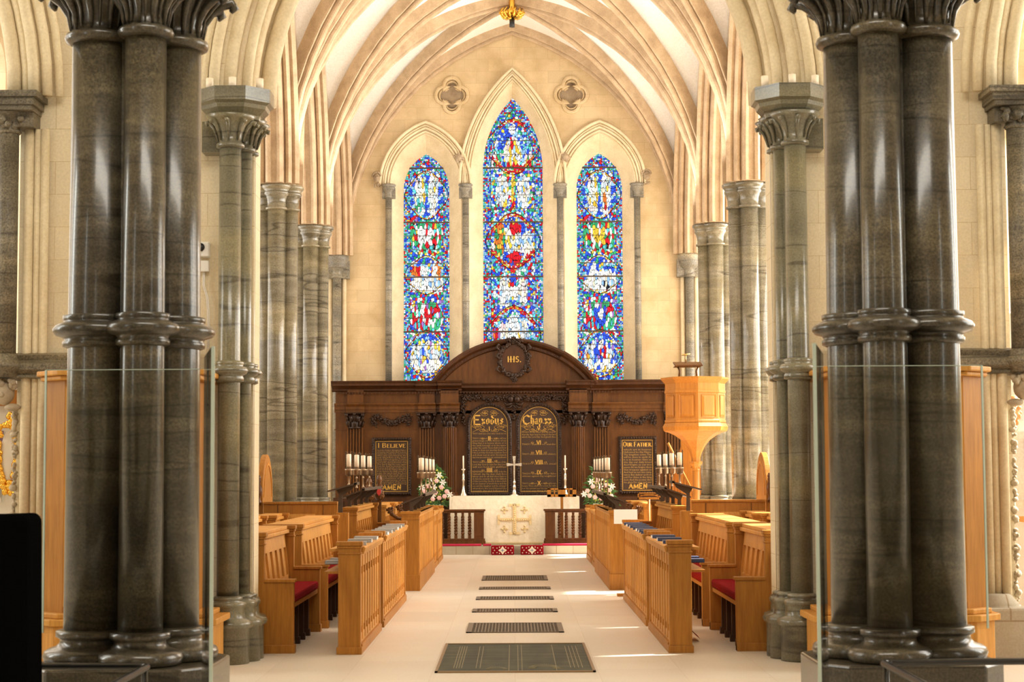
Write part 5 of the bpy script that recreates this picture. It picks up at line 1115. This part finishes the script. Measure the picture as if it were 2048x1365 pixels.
mb = MB(); mb.tube([(2.67, 31.3, 1.97), (3.12, 31.3, 1.05)], .022, 8); mb.build('handrail', 'pulpit_oak', ST)
for k in range(5): mb = MB(); mb.box(2.68 + .1 * k, 2.78 + .1 * k, 31.2, 31.55, 0, .9 - .18 * k); mb.build('step', 'pulpit_oak', ST)

# ------------------------------------------------------------------ pews
def capmould(q, pts_x0, x1, y0, y1, z): 
    q.box(pts_x0 - .018, x1 + .018, y0 - .018, y1 + .018, z - .035, z); q.box(pts_x0 - .010, x1 + .010, y0 - .010, y1 + .010, z - .055, z - .035); q.box(pts_x0 - .008, x1 + .008, y0 - .008, y1 + .008, z - .105, z - .092)
def desk(s, y0, y1, xf, xo, zt, label, grp='oak book desks lining the aisle', plinth=.06, foot=True, music=False):
    D_ = thing('book_desk', label, 'desk', (s * xf, (y0 + y1) / 2, 0), grp); L = y1 - y0; zp = zt - .075 if not music else zt - .02
    for ya, yb in ((y0, y0 + .075), (y1 - .075, y1)):
        q = MB(); a, b_ = sorted((s * xf, s * xo)); q.box(a, b_, ya, yb, 0, zt - .03); capmould(q, a, b_, ya, yb, zt); q.box(a - .012, b_ + .012, ya - .012, yb + .012, 0, plinth); q.build('end_panel', 'oak', D_, bevel=.004)
        if not (music): pass
    ya, yb = y0 + .075, y1 - .075; q = MB()
    x_o = xf + .026
    q.box(s * x_o, s * (x_o + .02), ya, yb, .03, zp)                       # recessed field
    q.box(s * (xf + .012), s * x_o, ya, yb, zp - .14, zp); q.box(s * (xf + .012), s * x_o, ya, yb, .03, .16 if not music else .26)
    n = max(3, round((yb - ya) / .27)); w = (yb - ya) / n
    for i in range(n + 1): c_ = ya + i * w; q.box(s * (xf + .006), s * x_o, max(ya, c_ - .03), min(yb, c_ + .03), .1, zp - .05)
    for i in range(n):
        c_ = ya + (i + .5) * w; q.prism([(s * x_o, c_ - w * .24), (s * (x_o - .02), c_), (s * x_o, c_ + w * .24)], 'z', .22, zp - .2)
    q.build('front_panel', 'oak_pale', D_)
    q = MB(); q.box(s * (xf - .012), s * (xf + .05), ya, yb, 0, plinth + .02); q.build('skirting', 'oak', D_, bevel=.006)
    if not music:
        q = MB(); q.prism([(s * (xf - .03), zp), (s * (xf - .035), zp + .02), (s * (xf - .02), zp + .03), (s * (xo + .08), zp + .012), (s * (xo + .08), zp - .01)], 'y', ya, yb)
        q.prism([(s * (xf - .018), zp - .03), (s * (xf - .03), zp), (s * (xf + .02), zp), (s * (xf + .02), zp - .03)], 'y', ya, yb); q.build('book_rest', 'oak_pale', D_)
        q = MB(); q.box(s * (xo - .02), s * (xo + .12), ya, yb, .655, .675); q.build('rear_shelf', 'oak', D_)
    else:
        q = MB(); a, b_ = sorted((s * (xf - .0), s * xo)); q.box(a, b_, ya, yb, zt - .05, zt - .02); q.build('top_rail', 'oak', D_)
    return D_
def bench(s, y0, y1, xt, zb, xa, za, label, xb=None, cushion=True, scroll=False, grp='oak pews'):
    xb = xb or xt + .36; B_ = thing('pew', label, 'pew', (s * (xa + .2), (y0 + y1) / 2, 0), grp)
    for ya, yb in ((y0, y0 + .075), (y1 - .075, y1)):
        q = MB(); o = [(s * xb, 0), (s * xb, zb - .03), (s * xt, zb - .03), (s * xt, za - .01), (s * xa, za - .01), (s * xa, 0)] if not scroll else [(s * xb, 0), (s * xb, zb - .03), (s * xt, zb - .03), (s * xt, za - .01), (s * xa, za - .01), (s * xa, 0)]
        q.prism(o, 'y', ya, yb); a, b_ = sorted((s * xb, s * xt)); capmould(q, a, b_, ya, yb, zb); a, b_ = sorted((s * (xt + .0), s * (xa - .015))); q.box(a, b_, ya - .015, yb + .015, za - .022, za + .004)
        a, b_ = sorted((s * xb, s * xa)); q.box(a, b_ + (.012 if s < 0 else 0), ya - .012, yb + .012, 0, .07); e_ = q.build('end_panel', 'oak', B_, bevel=.004)
        if scroll and ya == y0:
            q = MB(); X0 = xt - .02; L = xt - xa
            q.tube([(s * (xt - .01), ya + .03, za + .16), (s * (xt - .06), ya + .03, za + .17), (s * (xt - .09), ya + .03, za + .10), (s * (xa + .06), ya + .03, za + .035), (s * (xa + .0), ya + .03, za + .03), (s * (xa + .015), ya + .03, za + .0)], [.02, .03, .028, .022, .026, .012], 8)
            r_ = random.Random(3)
            for k in range(16): q.ball((s * (xt - .045 - r_.random() * .07), ya + .03 + r_.uniform(-.02, .02), za + .10 + r_.random() * .10), .020, 6, 4)
            q.build('carved_scroll_arm', 'mid_dark_oak', e_)
    ya, yb = y0 + .075, y1 - .075; q = MB(); H = zb - .06
    def lean(z): return xt + .05 + .06 * (z - .45) / .5
    def slab(yc0, yc1, z0, z1, d0, d1):
        q.add([(s * (lean(z) + d), y_, z) for z in (z0, z1) for y_ in (yc0, yc1) for d in (d0, d1)], [(0, 1, 3, 2), (4, 6, 7, 5), (0, 4, 5, 1), (2, 3, 7, 6), (0, 2, 6, 4), (1, 5, 7, 3)])
    slab(ya, yb, .3, H, .0, .03); slab(ya, yb, H - .14, H, -.02, 0); slab(ya, yb, .45, .54, -.02, 0)
    n = max(3, round((yb - ya) / .33)); w = (yb - ya) / n
    for i in range(n + 1): c_ = ya + i * w; slab(max(ya, c_ - .028), min(yb, c_ + .028), .5, H - .1, -.02, 0)
    q.build('backrest', 'oak_pale', B_)
    q = MB(); q.box(s * (xt + .06), s * xb, ya - .04, yb + .04, zb - .035, zb - .002); q.box(s * (xt + .04), s * (xt + .1), ya - .01, yb + .01, zb - .07, zb - .035); q.build('back_cap', 'oak_pale', B_, bevel=.006)
    q = MB(); q.box(s * (xb - .03), s * xb, ya, yb, .05, zb - .03); q.build('rear_panel', 'oak', B_)
    q = MB(); q.box(s * (xa + .02), s * (xt + .08), ya, yb, .36, .40); q.build('seat', 'oak', B_, bevel=.004)
    if cushion: q = MB(); q.box(s * (xa + .01), s * (xt + .04), ya + .01, yb - .01, .40, .475); q.build('seat_cushion', 'red_cloth', B_, bevel=.02)
    n = max(1, round((yb - ya) / .5))
    for i in range(1, n + 1):
        q = MB(); c_ = ya + (yb - ya) * i / (n + 1); q.box(s * (xa + .06), s * (xt + .2), c_ - .02, c_ + .02, 0, .36); q.box(s * (xa + .045), s * (xt + .2), c_ - .028, c_ + .028, 0, .06); q.build('seat_bracket', 'underseat_oak', B_)
    return B_
for s in (-1, 1):
    sd = 'left' if s < 0 else 'right'
    desk(s, 14.92, 17.15, 1.27, 1.455, .923, sd + ' front oak desk nearest the camera, with three books on it')
    desk(s, 17.48, 21.08, 1.27, 1.435, .925, sd + ' second oak desk along the aisle, with a row of books')
    desk(s, 22.75, 26.9, 1.20, 1.42, .995, sd + ' taller oak choir desk with metal music rest and candle lamps', plinth=.2, music=True)
    desk(s, 27.1, 29.0, 1.24, 1.42, .93, sd + ' oak desk beyond the choir desk, second from the altar step')
    desk(s, 29.2, 31.1, 1.24, 1.40, .91, sd + ' oak desk closest to the altar step')
    bench(s, 15.04, 17.12, 2.08, .996, 1.835, .607, sd + ' oak pew with red seat cushion nearest the camera')
    bench(s, 17.42, 21.0, 2.05, .996, 1.80, .607, sd + ' second oak pew with red cushion, behind the nearest one')
    bench(s, 17.3, 20.95, 2.87, .996, 2.62, .607, sd + ' outer oak pew in the back row, by the column', xb=3.06, grp='oak pews of the back row')
    bench(s, 21.05, 22.2, 2.78, .996, 2.55, .607, sd + ' short outer oak pew in front of the panelled screen', xb=3.05, grp='oak pews of the back row')
    bench(s, 22.75, 26.2, 1.985, 1.05, 1.74, .76, sd + ' raised oak choir stall behind the candle lamps', xb=2.17, grp='oak choir stalls')
    bench(s, 27.0, 29.0, 1.93, 1.0, 1.68, .76, sd + ' oak stall with carved scroll arm, nearer of two', xb=2.2, scroll=True, grp='oak choir stalls')
    bench(s, 29.2, 31.0, 1.93, .98, 1.66, .76, sd + ' oak stall with carved scroll arm, farther of two', xb=2.25, scroll=True, grp='oak choir stalls')
    # feet of the desks
    S_ = thing('panelled_screen', sd + ' oak screen with one large raised panel closing the back stalls', 'screen', (s * 2.6, 22.8, 0), 'oak screens of the back stalls')
    q = MB(); a, b_ = sorted((s * 2.185, s * 3.10)); q.box(a, b_, 22.32, 22.38, 0, 1.10); q.box(a, b_, 22.30, 22.41, 1.10, 1.13); q.build('frame', 'oak', S_, bevel=.004)
    for xx in (2.36, 2.92): q = MB(); q.box(s * xx, s * (xx + .006), 22.312, 22.32, .1, 1.09); q.build('joint_line', 'underseat_oak', S_)
    q = MB(); x0, x1 = sorted((s * 2.46, s * 2.86)); 
    q.add([(x0, 22.318, .3), (x1, 22.318, .3), (x1, 22.318, .98), (x0, 22.318, .98), (x0 + .05, 22.296, .35), (x1 - .05, 22.296, .35), (x1 - .05, 22.296, .93), (x0 + .05, 22.296, .93)], [(0, 1, 5, 4), (1, 2, 6, 5), (2, 3, 7, 6), (3, 0, 4, 7), (4, 5, 6, 7)]); q.build('raised_panel', 'oak_pale', S_)
    T_ = thing('arched_stall_end', sd + ' tall arched oak stall end with carved edge, beside the grey pier', 'stall end', (s * 3.14, 23, 0), 'arched stall ends')
    q = MB(); q.prism([(22.35, 0)] + [(y_, z_) for y_, z_ in arch(.46, 1.22, 1.72, 10, 22.81)] + [(23.27, 0)], 'x', s * 3.115, s * 3.185); q.build('board', 'oak', T_, bevel=.006)
    q = MB(); q.sweep([(s * 3.112, y_, z_) for y_, z_ in arch(.36, 1.18, 1.60, 10, 22.81)], (1, 0, 0), [(-.008, -.012), (-.008, .012), (.008, .012), (.008, -.012)]); q.build('arch_moulding', 'oak_pale', T_)
    q = MB(); q.lathe([(.03, 1.1), (.035, 1.13), (.02, 1.16), (.04, 1.22), (.045, 1.28), (.02, 1.36), (.03, 1.38), (.022, 1.40), (.03, 1.42), (.018, 1.46)], s * 3.16, 22.33, 14); q.build('turned_post', 'mid_dark_oak', T_)
    # metal music desks and their candle lamps
    def mdesk(y0, y1, xi, zi, xo, zo, ztop, legs, label):
        M_ = thing('music_desk', label, 'music desk', (s * xi, (y0 + y1) / 2, ztop), 'bronze music desks')
        q = MB(); q.prism([(s * xi, zi), (s * xi, zi + .018), (s * xo, zo + .018), (s * xo, zo)], 'y', y0, y1); q.box(s * (xi - .01), s * (xi + .03), y0, y1, zi - .008, zi + .026); q.build('rest', 'black_iron', M_)
        for ly in legs:
            q = MB(); w = .06; xm = (xi + xo) / 2 + .02
            pts = [(xi + .03, zi - .005), (xi + .06, zi - .06), (xm - .015, zi - .14), (xm - .02, ztop), (xm + .03, ztop), (xm + .025, zo - .03), (xo - .10, zo - .0 + (zi - zo) * .25), (xo - .04, zo + .01)]
            q.prism([(s * a, b_) for a, b_ in pts], 'y', ly - .012, ly + .012); q.build('bracket', 'black_iron', M_)
    mdesk(23.0, 26.4, 1.14, 1.19, 1.44, 1.08, .99, (23.05, 23.9, 24.8, 25.7, 26.3), sd + ' long metal music desk on the front choir desk')
    mdesk(21.95, 22.28, 1.92, 1.345, 2.28, 1.25, 1.0, (22.1,), sd + ' short high metal music desk, nearest of the back desks')
    mdesk(23.2, 26.1, 1.93, 1.26, 2.27, 1.14, 1.03, (23.3, 24.2, 25.1, 26.0), sd + ' long metal music desk above the raised stall')
    q = MB(); q.box(s * 2.03, s * 2.18, 22.05, 22.2, 0, 1.0); tag(q.build('desk_post', 'oak'), sd + ' oak post carrying the short high music desk', 'post')
    def lamp(x, y, ztop, zfoot, r, label, grp):
        C__ = thing('candle_lamp', label, 'candle lamp', (s * x, y, zfoot), grp); X_ = s * x
        q = MB(); q.lathe([(.022, zfoot), (.012, zfoot + .015), (.009, zfoot + .03), (.009, zfoot + .12), (.016, zfoot + .13), (.009, zfoot + .14), (.010, ztop - .30), (.02, ztop - .29)], X_, y, 10); q.build('stem', 'bronze_fitting', C__)
        q = MB(); q.lathe([(r * .5, ztop - .30), (r * 1.04, ztop - .285), (r * 1.04, ztop - .235), (r * 1.12, ztop - .23), (r * 1.12, ztop - .215), (r * .72, ztop - .21), (r * .72, ztop - .185)], X_, y, 20); q.build('holder', 'bronze_fitting', C__)
        q = MB(); q.lathe([(r * .66, ztop - .20), (r * .66, ztop - .035), (r * .3, ztop - .03)], X_, y, 18); q.build('candle', 'wax', C__)
        q = MB(); q.lathe([(r * .98, ztop - .22), (r * .98, ztop)], X_, y, 20, cap=False); q.build('glass_shade', 'shade_glass', C__)
    na = ['nearest', 'second', 'third', 'farthest']
    for i, y in enumerate((22.15, 23.25, 24.25, 25.3)): lamp(2.03, y, 1.745, 1.285 if i else 1.33, .044, '%s back row of candle lamps in glass shades: %s from the camera' % (sd, na[i]), 'candle lamps of the back desks')
    ys = (23.1, 24.3, 25.3, 26.3) if s < 0 else (23.06, 23.9, 24.8, 25.6, 26.4)
    nb = na if s < 0 else ['nearest', 'second', 'middle', 'fourth', 'farthest']
    for i, y in enumerate(ys): lamp(1.19, y, 1.70 if s < 0 else 1.69, 1.17, .050 if i == 0 else .042, '%s front row of candle lamps in glass shades: %s from the camera' % (sd, nb[i]), 'candle lamps of the front desks')
# hymn books
def book(x, y, z, rot, mat, label, grp, w=.15, l=.21, t_=.032):
    B_ = thing('hymn_book', label, 'book', (x, y, z), grp); B_.rotation_euler[2] = rot
    q = MB(); q.box(x - l / 2 + .003, x + l / 2 - .004, y - w / 2 + .004, y + w / 2 - .004, z + .003, z + t_ - .003); q.build('pages', 'paper', B_)
    q = MB(); q.box(x - l / 2, x + l / 2, y - w / 2, y + w / 2, z, z + .003); q.box(x - l / 2, x + l / 2, y - w / 2, y + w / 2, z + t_ - .003, z + t_); q.box(x - l / 2, x + l / 2, y - w / 2, y - w / 2 + .003, z, z + t_); q.build('cover', mat, B_)
OR = ['nearest', 'second', 'third', 'fourth', 'fifth', 'sixth', 'seventh']
for s in (-1, 1):
    sd = 'left' if s < 0 else 'right'; mt = 'book_grey' if s < 0 else 'book_navy'; cn = 'grey' if s < 0 else 'navy blue'
    for i, y in enumerate((15.35, 15.95, 16.6)): book(s * 1.36, y, .874, s * .04 * (i - 1), mt, '%s hymn book on the nearest %s desk, %s from the camera' % (cn, sd, OR[i]), 'hymn books on the nearest %s desk' % sd)
    for i, y in enumerate((17.8, 18.35, 18.8, 19.3, 19.85, 20.4) if s < 0 else (17.75, 18.1, 18.45, 18.95, 19.5, 20.0, 20.5)): book(s * 1.345, y, .876, .05 * (i % 3 - 1), mt, '%s hymn book on the second %s desk, %s from the camera' % (cn, sd, OR[i]), 'hymn books on the second %s desk' % sd)
    for i, y in enumerate((16.2, 16.65)): book(s * 1.585, y, .675, 0, mt, '%s book on the low shelf behind the nearest %s desk, %s' % (cn, sd, 'nearer' if i == 0 else 'farther'), 'books on the %s rear shelf' % sd)
hk = MB(); hk.prism([(1.62, .02), (1.60, .05), (1.36, .27), (1.40, .24)], 'y', 15.9, 16.3); tag(hk.build('hassock', 'red_cloth', bevel=.01), 'red hassock leaning on the back of the nearest right desk', 'kneeler')
ws = MB(); ws.box(1.19, 1.47, 21.62, 21.65, .86, 1.03); ws.build
wsT = thing('notice_stand', 'white rectangular notice board on a stand between the right desks', 'notice', (1.33, 21.6, 0)); ws.build('board', 'paper', wsT); q = MB(); q.box(1.31, 1.35, 21.62, 21.65, 0, .86); q.box(1.22, 1.44, 21.55, 21.72, 0, .03); q.build('post', 'oak', wsT)
ms_ = thing('music_stand', 'reddish wooden music stand with pierced desk below the right text tablet', 'music stand', (1.97, 26.6, 0))
q = MB(); x0, x1, z0, z1, y = 1.81, 2.14, 1.07, 1.17, 26.5
for a, b_, c_, d in ((x0, x1, z0, z0 + .03), (x0, x1, z1 - .015, z1), (x0, x0 + .015, z0, z1), (x1 - .015, x1, z0, z1)): q.box(a, b_, y, y + .02, c_, d)
q.tube([(x0, y + .01, z1 - .03), (x0 + .1, y + .01, z0 + .06), (x1 - .1, y + .01, z0 + .06), (x1, y + .01, z1 - .03)], .006, 6); q.tube([(x0, y + .01, z0 + .03), (x0 + .1, y + .01, z0 + .07), (x1 - .1, y + .01, z0 + .07), (x1, y + .01, z0 + .03)], .006, 6); q.build('desk', 'pulpit_oak', ms_)
q = MB(); q.tube([(1.975, y + .04, 0), (1.975, y + .04, z0 + .03)], .018, 8); q.lathe([(.15, 0), (.03, .05)], 1.975, y + .04, 12); q.build('post', 'pulpit_oak', ms_)
for x, y, nm, mt in ((-2.13, 26.5, 'carved oak stall finial with a blue shield, nearer', 'shield_blue'), (-1.99, 26.6, 'carved oak stall finial with a red shield, right of the blue one', 'shield_red')):
    T_ = thing('carved_finial', nm, 'carving', (x, y, 0), 'carved finials with shields'); q = MB(); q.box(x - .03, x + .03, y, y + .05, 0, 1.1); q.lathe([(.05, 1.08), (.075, 1.12), (.05, 1.22), (.02, 1.30), (.05, 1.33), (.03, 1.39), (.0, 1.41)] if x < -2 else [(.05, 1.08), (.08, 1.14), (.05, 1.24), (.025, 1.32), (.045, 1.37), (.03, 1.43), (.0, 1.46)], x, y + .025, 12); carve(q, (x, y, 1.2), .06, .1, .03, 30, .02, 3); q.build('carving', 'mid_dark_oak', T_)
    q = MB(); q.prism([(x - .032, 1.24), (x + .032, 1.24), (x + .03, 1.18), (x, 1.14), (x - .03, 1.18)], 'y', y - .075, y - .06); q.build('shield', mt, T_)
ph = thing('door_plate', 'small brass plate on the near end of the left front pew', 'plate', (-2.27, 15.03, .79)); q = MB(); q.box(-2.30, -2.255, 15.030, 15.04, .775, .83); q.build('plate', 'brass', ph); q = MB(); q.tube([(-2.277, 15.03, .80), (-2.277, 15.015, .80)], .008, 8); q.build('knob', 'brass', ph)

# ------------------------------------------------------------------ floor grates and grave brass
NM = ['nearest and widest', 'second from the camera', 'third from the camera', 'fourth from the camera', 'farthest, next to the altar step']
for i, (ya, yb) in enumerate(((16.83, 17.85), (19.25, 19.68), (21.10, 21.58), (22.93, 23.35), (24.80, 25.85))):
    H_ = thing('floor_grate', 'dark iron floor grate in the aisle, ' + NM[i], 'grate', (0, (ya + yb) / 2, 0), 'iron grates in the aisle floor'); w = .455
    q = MB(); q.box(-w, w, ya, yb, .0005, .003); q.build('pit_shade_sheet', 'pit_shade', H_)  # flat black sheet on the floor, its colour stands for the pit's shade
    q = MB(); q.box(-w, -w + .05, ya, yb, .001, .010); q.box(w - .05, w, ya, yb, .001, .010); q.box(-w, w, ya, ya + .02, .001, .010); q.box(-w, w, yb - .02, yb, .001, .010)
    q.build('frame', 'iron_frame', H_)
    q = MB(); n = 26
    for k in range(1, n): x = -w + .05 + (2 * w - .1) * k / n; q.box(x - .006, x + .006, ya + .02, yb - .02, .001, .007)
    m_ = max(3, round((yb - ya) / .11))
    for k in range(1, m_): y = ya + (yb - ya) * k / m_; q.box(-w + .05, w - .05, y - .010, y + .010, .001, .008)
    q.build('lattice', 'iron_frame', H_)
V_ = thing('memorial_brass', 'large dark memorial brass slab with engraved lines set in the floor', 'floor slab', (0, 14.65, 0))
q = MB(); q.box(-.585, .585, 13.56, 15.70, .001, .006); q.build('plate', 'grave_brass', V_)
q = MB(); a, b_, c_, d = -.60, .60, 13.53, 15.73
q.box(a, b_, c_, c_ + .03, .001, .012); q.box(a, b_, d - .035, d, .001, .012); q.box(a, a + .022, c_, d, .001, .012); q.box(b_ - .022, b_, c_, d, .001, .012); q.build('border', 'bronze_edge', V_)
q = MB()
for x in (-.47, -.45, -.43, -.41, -.30, -.27, .42, .45, .48, .51): q.box(x, x + .004, 13.8, 15.5, .006, .0075)
for x in (-.05, .02, .05, .31): q.box(x, x + .004, 13.62, 15.6, .006, .0075)
r_ = random.Random(4)
for k in range(26): a = PI * k / 25; q.tube([(.22 + .07 * math.cos(a), 13.75 + .15 * math.sin(a), .0075), (.22 + .12 * math.cos(a), 13.75 + .30 * math.sin(a), .0075)], .0015, 4)
for k in range(18): a = PI * k / 17; q.tube([(-.14 + .05 * math.cos(a), 13.7 + .1 * math.sin(a), .0075), (-.14 + .08 * math.cos(a), 13.7 + .18 * math.sin(a), .0075)], .0012, 4)
q.build('engraved_lines', 'line_metal', V_)
